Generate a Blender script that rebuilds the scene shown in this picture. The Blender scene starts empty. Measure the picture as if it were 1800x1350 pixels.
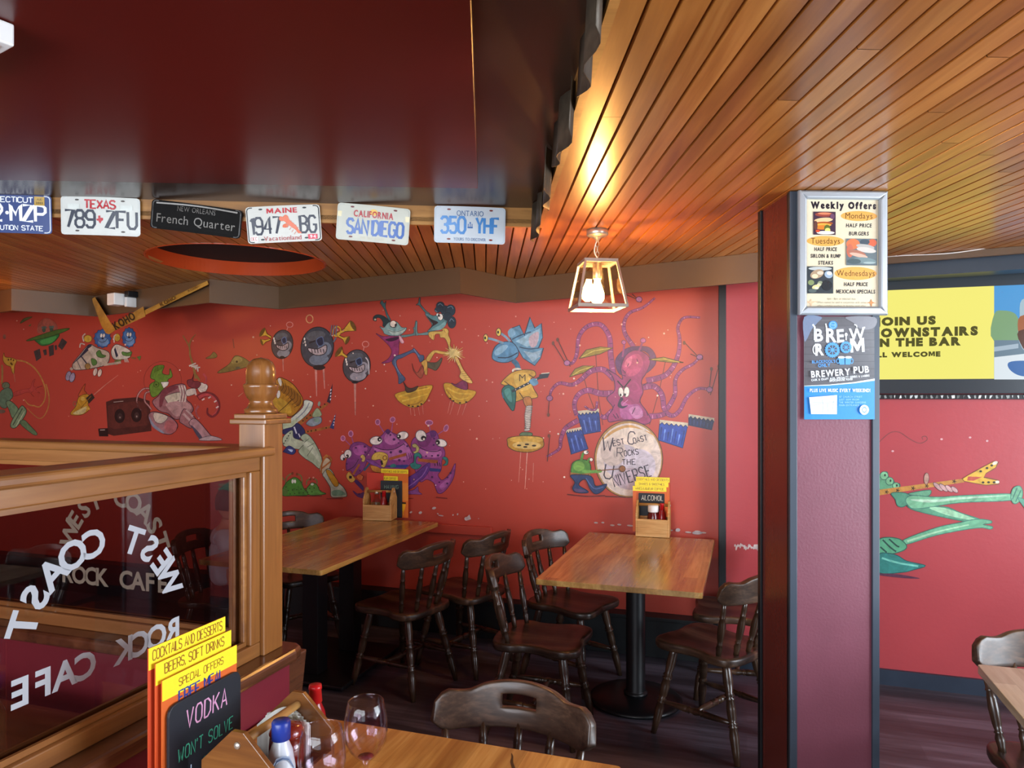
import bpy, bmesh, math, random
from mathutils import Vector, Matrix, geometry
R = math.radians
rnd = random.Random(7)
SC = bpy.context.scene
COL = SC.collection

# ---------------------------------------------------------------- camera, sky, daylight, exposure
F, CX, YH, H = 1250.0, 900.0, 695.0, 1.6
cam = bpy.data.cameras.new('camera'); cam_o = bpy.data.objects.new('camera', cam); COL.objects.link(cam_o)
cam_o.location = (0, 0, H); cam_o.rotation_euler = (R(90), 0, 0)
cam.sensor_width = 36; cam.lens = F / 1800 * 36; cam.shift_y = (YH - 675) / 1800; cam.clip_start = .02
SC.camera = cam_o
SC.view_settings.view_transform = 'Standard'; SC.view_settings.look = 'None'
SC.view_settings.gamma = 1; SC.view_settings.use_curve_mapping = False
SC.view_settings.exposure = 0.82
wld = bpy.data.worlds.new('sky'); SC.world = wld; wld.use_nodes = True
bg = wld.node_tree.nodes['Background']; bg.inputs[0].default_value = (.75, .86, 1, 1); bg.inputs[1].default_value = 1.2
TH = math.atan(.33)                               # the building is turned this much against the camera
U = Vector((math.cos(TH), -math.sin(TH), 0)); W = Vector((math.sin(TH), math.cos(TH), 0)); ZZ = Vector((0, 0, 1))
WP = Vector((.8, 4.46, 0))                        # a point of the mural wall
ZC = 2.317                                        # plank ceiling
def wl(s, d=0, z=0): return WP + U * s + W * d + ZZ * z   # wall frame: along, into, up
def area(name, loc, aim, sx, sy, power, col):
    l = bpy.data.lights.new(name, 'AREA'); l.shape = 'RECTANGLE'; l.size = sx; l.size_y = sy; l.energy = power; l.color = col
    o = bpy.data.objects.new(name, l); COL.objects.link(o); o.location = loc
    o.rotation_euler = Vector(aim).to_track_quat('-Z', 'Z').to_euler(); return o
RW = 3.05                                         # street wall with the windows, right of the frame (wall frame)
area('daylight_side', wl(RW + .45, -2.55, 1.42), -U, 3.0, 1.7, 175, (.82, .91, 1))
area('daylight_front', wl(-.9, -6.35, 1.45), W, 4.4, 1.7, 150, (.88, .94, 1))

# ---------------------------------------------------------------- projection helpers
def P(px, py, D): return Vector(((px - CX) * D / F, D, H - (py - YH) * D / F))
def Pz(px, py, z): return P(px, py, (H - z) * F / (py - YH))
def Pp(px, py, p0, n):
    d = Vector(((px - CX) / F, 1, -(py - YH) / F)); c = Vector((0, 0, H))
    return c + d * ((Vector(p0) - c).dot(n) / d.dot(n))

# ---------------------------------------------------------------- mesh helpers
def empty(name, loc=(0, 0, 0), rz=0):
    o = bpy.data.objects.new(name, None); COL.objects.link(o); o.location = loc; o.rotation_euler = (0, 0, rz)
    o.empty_display_size = .05; return o
def tag(o, label, cat, group=None):
    o['label'] = label; o['category'] = cat
    if group: o['group'] = group
    return o
def struct(o): o['kind'] = 'structure'; return o
def link(name, me, mat, parent=None):
    o = bpy.data.objects.new(name, me); COL.objects.link(o)
    if mat and not me.materials: me.materials.append(mat)
    if parent: o.parent = parent
    return o
class MB:
    def __init__(s): s.v = []; s.f = []; s.sm = []
    def add(s, vs, fs, smooth=False):
        n = len(s.v); s.v += [tuple(v) for v in vs]; s.f += [tuple(i + n for i in f) for f in fs]; s.sm += [smooth] * len(fs); return s
    def box(s, x0, y0, z0, x1, y1, z1):
        v = [(x, y, z) for z in (z0, z1) for y in (y0, y1) for x in (x0, x1)]
        return s.add(v, [(0, 2, 3, 1), (4, 5, 7, 6), (0, 1, 5, 4), (2, 6, 7, 3), (0, 4, 6, 2), (1, 3, 7, 5)])
    def lathe(s, prof, p0=(0, 0, 0), p1=(0, 0, 1), n=20, absolute=False, smooth=True):
        """profile (t, r): t along p0->p1 (fraction, or metres when absolute)"""
        p0 = Vector(p0); p1 = Vector(p1); ax = p1 - p0; L = ax.length; ax.normalize()
        a = ax.orthogonal().normalized() if abs(ax.z) < .999 else Vector((1, 0, 0)); b = ax.cross(a)
        vs = []; fs = []
        for t, r in prof:
            c = p0 + ax * (t if absolute else t * L)
            for k in range(n):
                q = 2 * math.pi * k / n; vs.append(c + (a * math.cos(q) + b * math.sin(q)) * r)
        for i in range(len(prof) - 1):
            for k in range(n): fs.append((i * n + k, i * n + (k + 1) % n, (i + 1) * n + (k + 1) % n, (i + 1) * n + k))
        s.add(vs, fs, smooth)
        m = len(prof)
        if prof[0][1] > 1e-5: s.add(vs[:n], [tuple(range(n))[::-1]])
        if prof[-1][1] > 1e-5: s.add(vs[(m - 1) * n:], [tuple(range(n))])
        return s
    def tube(s, pts, r, n=8): 
        pts = [Vector(p) for p in pts]; vs = []; fs = []; ref = None
        for i, p in enumerate(pts):
            t = (pts[min(i + 1, len(pts) - 1)] - pts[max(i - 1, 0)]).normalized()
            if ref is None: ref = t.orthogonal().normalized()
            a = (ref - t * ref.dot(t)).normalized(); ref = a; b = t.cross(a)
            for k in range(n): q = 2 * math.pi * k / n; vs.append(p + (a * math.cos(q) + b * math.sin(q)) * r)
        for i in range(len(pts) - 1):
            for k in range(n): fs.append((i * n + k, i * n + (k + 1) % n, (i + 1) * n + (k + 1) % n, (i + 1) * n + k))
        s.add(vs, fs, True); s.add(vs[:n], [tuple(range(n))[::-1]]); s.add(vs[-n:], [tuple(range(n))]); return s
    def prism(s, poly, fn, h0, h1, smooth=False):
        """polygon (2D) extruded between h0 and h1; fn(a, b, h) -> point"""
        n = len(poly); lo = [fn(a, b, h0) for a, b in poly]; hi = [fn(a, b, h1) for a, b in poly]
        tr = geometry.tessellate_polygon([[Vector((a, b, 0)) for a, b in poly]])
        s.add(lo, [tuple(t)[::-1] for t in tr]); s.add(hi, [tuple(t) for t in tr])
        s.add(lo + hi, [(i, (i + 1) % n, n + (i + 1) % n, n + i) for i in range(n)], smooth); return s
    def mesh(s, name, recalc=True):
        me = bpy.data.meshes.new(name); me.from_pydata(s.v, [], s.f)
        me.polygons.foreach_set('use_smooth', s.sm)
        if recalc:
            bm = bmesh.new(); bm.from_mesh(me); bmesh.ops.remove_doubles(bm, verts=bm.verts, dist=1e-5)
            bmesh.ops.recalc_face_normals(bm, faces=bm.faces); bm.to_mesh(me); bm.free()
        me.update(); return me
    def build(s, name, mat, parent=None, bevel=0, seg=2, recalc=True):
        o = link(name, s.mesh(name, recalc), mat, parent)
        if bevel:
            m = o.modifiers.new('bevel', 'BEVEL'); m.width = bevel; m.segments = seg; m.limit_method = 'ANGLE'; m.angle_limit = R(40); m.harden_normals = False
            bake(o)
        return o
def bake(o):
    bpy.context.view_layer.update()
    me = bpy.data.meshes.new_from_object(o.evaluated_get(bpy.context.evaluated_depsgraph_get()))
    old = o.data; o.modifiers.clear(); o.data = me; me.name = old.name; bpy.data.meshes.remove(old)
def cr(pts, closed=True, k=4):
    n = len(pts); out = []
    for i in range(n if closed else n - 1):
        g = lambda j: pts[j % n] if closed else pts[max(0, min(n - 1, j))]
        p0, p1, p2, p3 = g(i - 1), g(i), g(i + 1), g(i + 2)
        for q in range(k):
            t = q / k
            out.append(tuple(.5 * (2 * b + (c - a) * t + (2 * a - 5 * b + 4 * c - d) * t * t + (3 * b - a - 3 * c + d) * t ** 3) for a, b, c, d in zip(p0, p1, p2, p3)))
    if not closed: out.append(tuple(pts[-1]))
    return out
def copy_tree(o, parent=None):
    c = o.copy(); COL.objects.link(c)
    if parent: c.parent = parent
    for ch in list(o.children): copy_tree(ch, c)
    return c

# ---------------------------------------------------------------- materials
def hx(s):
    c = [int(s[i:i + 2], 16) / 255 for i in (0, 2, 4)]
    return tuple(x / 12.92 if x <= .04045 else ((x + .055) / 1.055) ** 2.4 for x in c) + (1,)
def newmat(name):
    m = bpy.data.materials.new(name); m.use_nodes = True; return m, m.node_tree, m.node_tree.nodes['Principled BSDF']
def N(nt, t, **kw):
    n = nt.nodes.new('ShaderNode' + t)
    for k, v in kw.items(): setattr(n, k, v)
    return n
def mat(name, col, rough=.5, metal=0, coat=0, var=.08, vscale=6, bump=0, bscale=60, spec=.5, trans=0, ior=1.45, emit=0, stretch=(1, 1, 1), alpha=1):
    m, nt, b = newmat(name); c = hx(col)
    b.inputs['Base Color'].default_value = c; b.inputs['Roughness'].default_value = rough; b.inputs['Metallic'].default_value = metal
    b.inputs['Coat Weight'].default_value = coat; b.inputs['Coat Roughness'].default_value = .12
    b.inputs['Specular IOR Level'].default_value = spec; b.inputs['Transmission Weight'].default_value = trans; b.inputs['IOR'].default_value = ior
    if emit: b.inputs['Emission Color'].default_value = c; b.inputs['Emission Strength'].default_value = emit
    if var or bump:
        tc = N(nt, 'TexCoord'); mp = N(nt, 'Mapping'); mp.inputs['Scale'].default_value = stretch; nt.links.new(tc.outputs['Object'], mp.inputs['Vector'])
    if var:
        no = N(nt, 'TexNoise'); no.inputs['Scale'].default_value = vscale; no.inputs['Detail'].default_value = 5; nt.links.new(mp.outputs[0], no.inputs['Vector'])
        mx = N(nt, 'MixRGB'); mx.inputs[1].default_value = tuple(x * (1 - var * 2.2) for x in c[:3]) + (1,); mx.inputs[2].default_value = tuple(min(1, x * (1 + var * 2.2)) for x in c[:3]) + (1,)
        nt.links.new(no.outputs[0], mx.inputs[0]); nt.links.new(mx.outputs[0], b.inputs['Base Color'])
    if bump:
        n2 = N(nt, 'TexNoise'); n2.inputs['Scale'].default_value = bscale; n2.inputs['Detail'].default_value = 3; nt.links.new(mp.outputs[0], n2.inputs['Vector'])
        bp = N(nt, 'Bump'); bp.inputs['Strength'].default_value = bump; bp.inputs['Distance'].default_value = .004
        nt.links.new(n2.outputs[0], bp.inputs['Height']); nt.links.new(bp.outputs[0], b.inputs['Normal'])
    return m
def wood(name, dark, mid, light, rough=.35, axis='Y', ang=0, scale=9, stave=None, coat=.2, island=0, seed=0, contrast=1):
    """grain along an axis of the object's own coordinates; stave = (length, width) of glued strips"""
    m, nt, b = newmat(name); L = nt.links.new
    tc = N(nt, 'TexCoord'); mp = N(nt, 'Mapping'); mp.inputs['Rotation'].default_value[2] = ang; mp.inputs['Location'].default_value = (seed, seed * .7, seed * .3)
    L(tc.outputs['Object'], mp.inputs['Vector'])
    m2 = N(nt, 'Mapping'); s = {'X': (.07, 1, 1), 'Y': (1, .07, 1), 'Z': (1, 1, .07)}[axis]; m2.inputs['Scale'].default_value = s
    L(mp.outputs[0], m2.inputs['Vector'])
    add = None
    if island:
        ge = N(nt, 'NewGeometry'); cb = N(nt, 'CombineXYZ'); mu = N(nt, 'Math', operation='MULTIPLY'); mu.inputs[1].default_value = 37
        L(ge.outputs['Random Per Island'], mu.inputs[0]); L(mu.outputs[0], cb.inputs[0]); L(mu.outputs[0], cb.inputs[2])
        add = N(nt, 'VectorMath'); L(m2.outputs[0], add.inputs[0]); L(cb.outputs[0], add.inputs[1])
    no = N(nt, 'TexNoise'); no.inputs['Scale'].default_value = scale; no.inputs['Detail'].default_value = 7; no.inputs['Roughness'].default_value = .6; no.inputs['Distortion'].default_value = .8
    L((add or m2).outputs[0], no.inputs['Vector'])
    fine = N(nt, 'TexNoise'); fine.inputs['Scale'].default_value = scale * 9; fine.inputs['Detail'].default_value = 3; L((add or m2).outputs[0], fine.inputs['Vector'])
    ad = N(nt, 'Math', operation='MULTIPLY_ADD'); ad.inputs[1].default_value = .3; L(fine.outputs[0], ad.inputs[0]); L(no.outputs[0], ad.inputs[2])
    rp = N(nt, 'ValToRGB'); e = rp.color_ramp.elements; w = .2 / contrast
    e[0].position = .65 - w; e[0].color = hx(dark); e[1].position = .65 + w; e[1].color = hx(light); q = e.new(.65); q.color = hx(mid)
    L(ad.outputs[0], rp.inputs[0]); out = rp.outputs[0]
    def scaled(fac_socket, lo, hi, src):
        mr = N(nt, 'MapRange'); mr.inputs[3].default_value = lo; mr.inputs[4].default_value = hi; L(fac_socket, mr.inputs[0])
        mx = N(nt, 'MixRGB', blend_type='MULTIPLY'); mx.inputs[0].default_value = 1; L(src, mx.inputs[1]); L(mr.outputs[0], mx.inputs[2]); return mx.outputs[0]
    if stave:
        br = N(nt, 'TexBrick'); br.inputs['Color1'].default_value = (0, 0, 0, 1); br.inputs['Color2'].default_value = (1, 1, 1, 1); br.inputs['Mortar'].default_value = (.25, .25, .25, 1)
        br.inputs['Scale'].default_value = 1; br.inputs['Mortar Size'].default_value = .0008; br.inputs['Brick Width'].default_value = stave[0]; br.inputs['Row Height'].default_value = stave[1]; br.offset = .37
        m3 = N(nt, 'Mapping')
        if axis == 'Y': m3.inputs['Rotation'].default_value[2] = R(90)
        L(mp.outputs[0], m3.inputs['Vector']); L(m3.outputs[0], br.inputs['Vector']); out = scaled(br.outputs['Color'], .78, 1.2, out)
    if island: out = scaled(ge.outputs['Random Per Island'], 1 - island, 1 + island, out)
    L(out, b.inputs['Base Color']); b.inputs['Roughness'].default_value = rough; b.inputs['Coat Weight'].default_value = coat; b.inputs['Coat Roughness'].default_value = .15
    bp = N(nt, 'Bump'); bp.inputs['Strength'].default_value = .12; bp.inputs['Distance'].default_value = .002; L(ad.outputs[0], bp.inputs['Height']); L(bp.outputs[0], b.inputs['Normal'])
    return m
def glassmat(name, col='ffffff', rough=0, thin=True):
    m, nt, b = newmat(name)
    b.inputs['Base Color'].default_value = hx(col); b.inputs['Roughness'].default_value = rough; b.inputs['Transmission Weight'].default_value = 1; b.inputs['IOR'].default_value = 1.5
    return m
def thinglass(name, tint='ffffff'):
    m, nt, b = newmat(name); L = nt.links.new; out = nt.nodes['Material Output']; nt.nodes.remove(b)
    tr = N(nt, 'BsdfTransparent'); tr.inputs[0].default_value = hx(tint); gl = N(nt, 'BsdfGlossy'); gl.inputs['Roughness'].default_value = 0
    fr = N(nt, 'Fresnel'); ge = N(nt, 'NewGeometry'); io = N(nt, 'Math', operation='MULTIPLY_ADD'); io.inputs[1].default_value = 1 / 1.5 - 1.5; io.inputs[2].default_value = 1.5; L(ge.outputs['Backfacing'], io.inputs[0]); L(io.outputs[0], fr.inputs[0]); mx = N(nt, 'MixShader'); L(fr.outputs[0], mx.inputs[0]); L(tr.outputs[0], mx.inputs[1]); L(gl.outputs[0], mx.inputs[2]); L(mx.outputs[0], out.inputs[0])
    return m
def paintmat(name, rough=.5, emit=0, grain=.1, coat=0, nscale=45):
    m, nt, b = newmat(name); L = nt.links.new
    at = N(nt, 'Attribute', attribute_name='Col'); tc = N(nt, 'TexCoord'); no = N(nt, 'TexNoise'); no.inputs['Scale'].default_value = nscale; no.inputs['Detail'].default_value = 8; no.inputs['Roughness'].default_value = .65; no.inputs['Distortion'].default_value = 1.2
    L(tc.outputs['Object'], no.inputs['Vector']); mr = N(nt, 'MapRange'); mr.inputs[1].default_value = .3; mr.inputs[2].default_value = .7; mr.inputs[3].default_value = 1 - grain; mr.inputs[4].default_value = 1 + grain
    L(no.outputs[0], mr.inputs[0]); mx = N(nt, 'MixRGB', blend_type='MULTIPLY'); mx.inputs[0].default_value = 1; L(at.outputs['Color'], mx.inputs[1]); L(mr.outputs[0], mx.inputs[2])
    b.inputs['Roughness'].default_value = rough; b.inputs['Coat Weight'].default_value = coat
    if emit:
        b.inputs['Base Color'].default_value = (.01, .01, .01, 1); L(at.outputs['Color'], b.inputs['Emission Color']); b.inputs['Emission Strength'].default_value = emit
    else: L(mx.outputs[0], b.inputs['Base Color'])
    return m

# ---------------------------------------------------------------- lettering and flat paint
GL = {}
def glyphs():
    chars = 'ABCDEFGHIJKLMNOPQRSTUVWXYZabcdefghijklmnopqrstuvwxyz0123456789&!-./,\''
    for bold in (0, .03, .075):
        cu = bpy.data.curves.new('t', 'FONT'); cu.offset = bold; cu.resolution_u = 3
        o = bpy.data.objects.new('t', cu); COL.objects.link(o); h = None
        for ch in 'H' + chars:
            cu.body = ch; bpy.context.view_layer.update()
            me = bpy.data.meshes.new_from_object(o.evaluated_get(bpy.context.evaluated_depsgraph_get())); me.calc_loop_triangles()
            vs = [(v.co.x, v.co.y) for v in me.vertices]
            if h is None: h = max(v[1] for v in vs)
            x0 = min(v[0] for v in vs); x1 = max(v[0] for v in vs)
            GL[ch, {0: False, .03: True, .075: 2}[bold]] = ([((x - x0) / h, y / h) for x, y in vs], [tuple(t.vertices) for t in me.loop_triangles], (x1 - x0) / h)
            bpy.data.meshes.remove(me)
        bpy.data.objects.remove(o); bpy.data.curves.remove(cu)
glyphs()
for b_, t in ((True, .2), (2, .27)):              # an M with clean notches at heavy weights
    pl_ = [(0, 0), (0, 1), (t * 1.25, 1), (.5, .5), (1 - t * 1.25, 1), (1, 1), (1, 0), (1 - t, 0), (1 - t, .56), (.5 + t * .3, .08), (.5 - t * .3, .08), (t, .56), (t, 0)]
    GL['M', b_] = (pl_, [tuple(q) for q in geometry.tessellate_polygon([[Vector((x, y, 0)) for x, y in pl_]])], 1.0)
SF = {'A': '0,0 2,6 4,0|.8,2 3.2,2', 'B': '0,0 0,6 2.6,6 3.8,5.2 3.8,4 2.6,3.2 0,3.2|2.6,3.2 4,2.3 4,1 2.8,0 0,0', 'C': '4,5 3,6 1,6 0,4.8 0,1.2 1,0 3,0 4,1',
 'D': '0,0 0,6 2.2,6 4,4.5 4,1.5 2.2,0 0,0', 'E': '4,6 0,6 0,0 4,0|0,3.1 3,3.1', 'F': '4,6 0,6 0,0|0,3.1 3,3.1', 'G': '4,5 3,6 1,6 0,4.8 0,1.2 1,0 3,0 4,1.2 4,2.8 2.3,2.8',
 'H': '0,0 0,6|4,0 4,6|0,3 4,3', 'I': '0,0 0,6', 'J': '3,6 3,1 2,0 1,0 0,1', 'K': '0,0 0,6|4,6 0,2.6|1.3,3.6 4,0', 'L': '0,6 0,0 3.6,0', 'M': '0,0 0,6 2,2.5 4,6 4,0', 'N': '0,0 0,6 4,0 4,6',
 'O': '1,0 0,1.2 0,4.8 1,6 3,6 4,4.8 4,1.2 3,0 1,0', 'P': '0,0 0,6 3,6 4,5.2 4,3.6 3,2.8 0,2.8', 'Q': '1,0 0,1.2 0,4.8 1,6 3,6 4,4.8 4,1.2 3,0 1,0|2.5,1.5 4.2,-.4', 'R': '0,0 0,6 3,6 4,5.2 4,3.6 3,2.8 0,2.8|2,2.8 4,0',
 'S': '4,5 3,6 1,6 0,5 0,4 1,3.2 3,2.8 4,2 4,1 3,0 1,0 0,1', 'T': '0,6 4,6|2,6 2,0', 'U': '0,6 0,1.2 1,0 3,0 4,1.2 4,6', 'V': '0,6 2,0 4,6', 'W': '0,6 1.2,0 2.5,4.2 3.8,0 5,6', 'X': '0,0 4,6|0,6 4,0', 'Y': '0,6 2,3 4,6|2,3 2,0', 'Z': '0,6 4,6 0,0 4,0',
 '0': '1,0 0,1.2 0,4.8 1,6 3,6 4,4.8 4,1.2 3,0 1,0', '1': '.6,4.8 2,6 2,0', '2': '0,4.8 1,6 3,6 4,4.8 4,3.8 0,0 4,0', '3': '0,5 1,6 3,6 4,5 4,3.9 3,3.1 1.6,3.1|3,3.1 4,2.2 4,1 3,0 1,0 0,1', '4': '3,0 3,6 0,1.8 4,1.8', '5': '4,6 .3,6 0,3.3 2.8,3.7 4,2.6 4,1 3,0 1,0 0,1',
 '6': '4,5 3,6 1,6 0,4.8 0,1 1,0 3,0 4,1 4,2.4 3,3.2 0,3.2', '7': '0,6 4,6 1.4,0', '8': '1,3.2 .2,4 .2,5.2 1,6 3,6 3.8,5.2 3.8,4 3,3.2 1,3.2 0,2.3 0,1 1,0 3,0 4,1 4,2.3 3,3.2', '9': '0,1 1,0 3,0 4,1.2 4,4.8 3,6 1,6 0,5 0,3.6 1,2.8 4,2.8', '&': '4,0 .6,4.6 1,6 2.4,6 2.6,4.6 0,2 0,.8 1,0 2.4,0 4,2', "'": '.3,6 0,4.6', '!': '0,6 0,2|0,.6 0,0', '/': '0,0 3,6', ',': '.3,.6 0,-.8', '-': '0,3 2,3', '.': '0,0 0,.5'}
class Paint:
    """flat paint: shapes in 2D, fn(x, y, h) places them in the world, h lifts later layers a hair"""
    def __init__(s, fn, step=.0001, h0=.0004): s.fn = fn; s.h = h0; s.step = step; s.v = []; s.f = []; s.c = []; s.t = (0, 0, 1); s.ydown = 1
    def T(s, ox, oy, k): s.t = (ox, oy, k); return s
    def _p(s, p): return s.fn(s.t[0] + p[0] / s.t[2], s.t[1] + p[1] / s.t[2], s.h)
    def _add(s, pts, fs, col):
        n = len(s.v); s.v += [tuple(s._p(p)) for p in pts]; c = hx(col) if isinstance(col, str) else col
        for f in fs: s.f.append(tuple(i + n for i in f)); s.c.append(c)
    def up(s): s.h += s.step
    def poly(s, pts, col, smooth=True, k=4, edge=None, ew=3):
        if isinstance(pts, str): pts = PT(pts)
        if smooth: pts = cr(pts, True, k)
        tr = geometry.tessellate_polygon([[Vector((a, b, 0)) for a, b in pts]])
        s._add(pts, tr, col); s.up()
        if edge: s.line(list(pts) + [pts[0]], ew, edge, smooth=False)
        return s
    def line(s, pts, w, col, smooth=True, taper=None, up=True):
        if isinstance(pts, str): pts = PT(pts)
        if smooth and len(pts) > 2: pts = cr(pts, False, 4)
        n = len(pts); L = []
        for i, (x, y) in enumerate(pts):
            a = pts[max(0, i - 1)]; b = pts[min(n - 1, i + 1)]
            dx, dy = b[0] - a[0], b[1] - a[1]; d = math.hypot(dx, dy) or 1
            # keep the width through a bend
            if 0 < i < n - 1:
                d1 = math.hypot(x - a[0], y - a[1]) or 1; d2 = math.hypot(b[0] - x, b[1] - y) or 1
                c = ((x - a[0]) * (b[0] - x) + (y - a[1]) * (b[1] - y)) / d1 / d2; m = 1 / max(.6, math.sqrt(max(0, (1 + c) / 2)))
            else: m = 1
            ww = (w if taper is None else w + (taper - w) * i / (n - 1)) * m / 2
            L.append(((x - dy / d * ww, y + dx / d * ww), (x + dy / d * ww, y - dx / d * ww)))
        s._add([p for q in L for p in q], [(2 * i, 2 * i + 1, 2 * i + 3, 2 * i + 2) for i in range(n - 1)], col)
        if up: s.up()
        return s
    def ell(s, x, y, rx, ry, col, rot=0, n=20, edge=None, ew=3):
        c, q = math.cos(R(rot)), math.sin(R(rot)); pts = []
        for k in range(n):
            a = 2 * math.pi * k / n; u, v = rx * math.cos(a), ry * math.sin(a); pts.append((x + u * c - v * q, y + u * q + v * c))
        s._add(pts, [tuple(range(n))], col); s.up()
        if edge: s.line(pts + [pts[0]], ew, edge, smooth=False)
        return s
    def ring(s, x, y, rx, ry, w, col, rot=0):
        c, q = math.cos(R(rot)), math.sin(R(rot)); pts = [(x + rx * math.cos(a) * c - ry * math.sin(a) * q, y + rx * math.cos(a) * q + ry * math.sin(a) * c) for a in [2 * math.pi * k / 20 for k in range(21)]]
        return s.line(pts, w, col, smooth=False)
    def rect(s, x0, y0, x1, y1, col): return s.poly([(x0, y0), (x1, y0), (x1, y1), (x0, y1)], col, False)
    def glyph(s, ch, x, y, h, col, bold=True, sx=1, rot=0, shear=0, flip=-1, mx=1):
        vs, ts, w = GL[ch, bold]; c, q = math.cos(R(rot)), math.sin(R(rot)); pts = []
        for a, b in vs:
            a = (a + shear * b) * sx * h * mx; b = b * h * flip; pts.append((x + a * c - b * q, y + a * q + b * c))
        s._add(pts, ts, col); return w * sx * h
    def text(s, st, x, y, h, col, bold=True, sx=1, align='c', gap=.16, rot=0, shear=0, flip=-1, width=None, font='b', lw=.14):
        def W_(ch):
            if ch == ' ': return .42
            if font == 'b': return GL[ch, bold][2]
            xs = [float(p.split(',')[0]) for q in SF[ch].split('|') for p in q.split()]; return (max(xs) - min(xs)) / 6
        tot = sum(W_(c) for c in st) + gap * (len(st) - 1)
        if width: sx = width / (tot * h)
        tw = tot * sx * h; x0 = -tw / 2 if align == 'c' else (0 if align == 'l' else -tw); c, q = math.cos(R(rot)), math.sin(R(rot))
        for ch in st:
            if ch != ' ':
                if font == 'b': s.glyph(ch, x + x0 * c, y + x0 * q, h, col, bold, sx, rot, shear, flip)
                else:
                    mn = min(float(p.split(',')[0]) for z in SF[ch].split('|') for p in z.split())
                    for z in SF[ch].split('|'):
                        pp = []
                        for p in z.split():
                            a, b = map(float, p.split(',')); a = (a - mn) / 6 * sx * h + shear * b / 6 * h + x0; b = b / 6 * h * flip; pp.append((x + a * c - b * q, y + a * q + b * c))
                        s.line(pp, lw * h, col, smooth=False, up=False)
            x0 += (W_(ch) + gap) * sx * h
        s.up(); return s
    def build(s, name, mat_, parent=None):
        me = bpy.data.meshes.new(name); me.from_pydata(s.v, [], s.f)
        at = me.color_attributes.new('Col', 'FLOAT_COLOR', 'CORNER'); buf = []
        for p, c in zip(me.polygons, s.c): buf += list(c) * p.loop_total
        at.data.foreach_set('color', buf); me.update()
        return link(name, me, mat_, parent)
def PT(st): return [tuple(map(float, p.split(','))) for p in st.split()]
# ---------------------------------------------------------------- materials of the place
M = {}
M['wall'] = mat('red_wall_paint', 'b74738', .36, var=.07, vscale=1.3, bump=.12, bscale=25)
M['wall2'] = mat('daylit_wall_paint', 'ae4349', .42, var=.06, vscale=2, bump=.15, bscale=40)  # red wall paint made purpler, bluish daylight put into the colour
M['maroon'] = mat('maroon_paint', '6f1f2b', .4, var=.05, vscale=4, bump=.1, bscale=50)
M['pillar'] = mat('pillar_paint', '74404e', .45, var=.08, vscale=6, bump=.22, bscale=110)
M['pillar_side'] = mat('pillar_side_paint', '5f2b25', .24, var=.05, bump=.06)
M['tray'] = mat('red_gloss_paint', '52140f', .3, var=.05, vscale=2, bump=.03, bscale=8)
M['brown'] = mat('dark_brown_gloss', '3d2a20', .27, var=.1, vscale=3)
M['slate'] = mat('dark_slate_paint', '2c3642', .4, var=.1)
M['black'] = mat('black_paint', '15171b', .4, var=.1)
M['fascia'] = wood('fascia_pine', '7d5326', '9a6a33', 'ae7d42', .4, 'X', coat=.1)
M['bulk'] = mat('bulkhead_wood', '5c4530', .4, var=.06, vscale=3, bump=.08, bscale=30)
M['board'] = wood('ceiling_board', '7e4a1e', '9d6229', 'b87c3c', .3, 'Y', scale=7, coat=.22, island=.15)
M['void'] = mat('dark_void', '0b0908', .8, var=0)
M['ring'] = mat('orange_red_gloss', 'b2441f', .22, var=.05)
M['kick'] = mat('skirting_paint', '2b3646', .42, var=.15); M['kick2'] = mat('boxed_skirting_paint', '14181b', .45, var=.2)
M['floor'] = wood('floor_planks', '2a262c', '403a43', '655f6c', .4, 'X', scale=5, stave=(1.2, .16), coat=.1, contrast=1.1)
M['white'] = mat('white_plastic', 'e6e6e4', .35, var=.03)
M['steel'] = mat('brushed_steel', 'd2cec2', .34, metal=.75, var=.05)
M['paint'] = paintmat('mural_paint', .4, grain=.34, nscale=16)
M['print'] = paintmat('printed_sheet', .4, grain=.03)
M['gloss_print'] = paintmat('glossy_print', .2, grain=.04, coat=.3)

# ---------------------------------------------------------------- setting
fl = MB().box(-7, -4, -.1, 7, 8, 0).build('floor', M['floor']); fl.rotation_euler[2] = -TH; struct(fl)
def wallbox(name, s0, s1, d0, d1, z0, z1, m): 
    o = MB().box(s0, d0, z0, s1, d1, z1).build(name, m); o.location = WP; o.rotation_euler[2] = -TH; return o
wb = struct(wallbox('wall_back', -6.2, RW + .3, 0, .15, 0, 2.7, M['wall']))
SK = .52
def wchild(name, b, m, bevel=0): return b.build(name, m, wb, bevel)
# the panel right of the dark strip, the strip itself, the batten under the far table
def s_of(px): return (Pp(px, 600, WP, W) - WP).dot(U)
S0, S1 = s_of(1264), s_of(1277); PN = .09
wchild('corner_strip', MB().box(S0, -PN - .006, .0, S1, .0, 2.6), M['black'], .003)
wchild('wall_panel', MB().box(S1, -PN, 0, RW, 0, 2.6), M['wall2'])
wchild('table_batten', MB().box(-1.55, -.03, .66, -.98, 0, .72), M['wall'], .003)
sk = MB().box(-6.2, -.095, 0, S0, 0, .225).box(-6.2, -.11, .226, S0, 0, .25)
struct(wallbox('baseboard_right', S1, RW, -PN - .02, -PN, 0, .085, M['kick']))
o = sk.build('baseboard_back', M['kick2'], None, .003); o.location = WP; o.rotation_euler[2] = -TH; struct(o)
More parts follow.
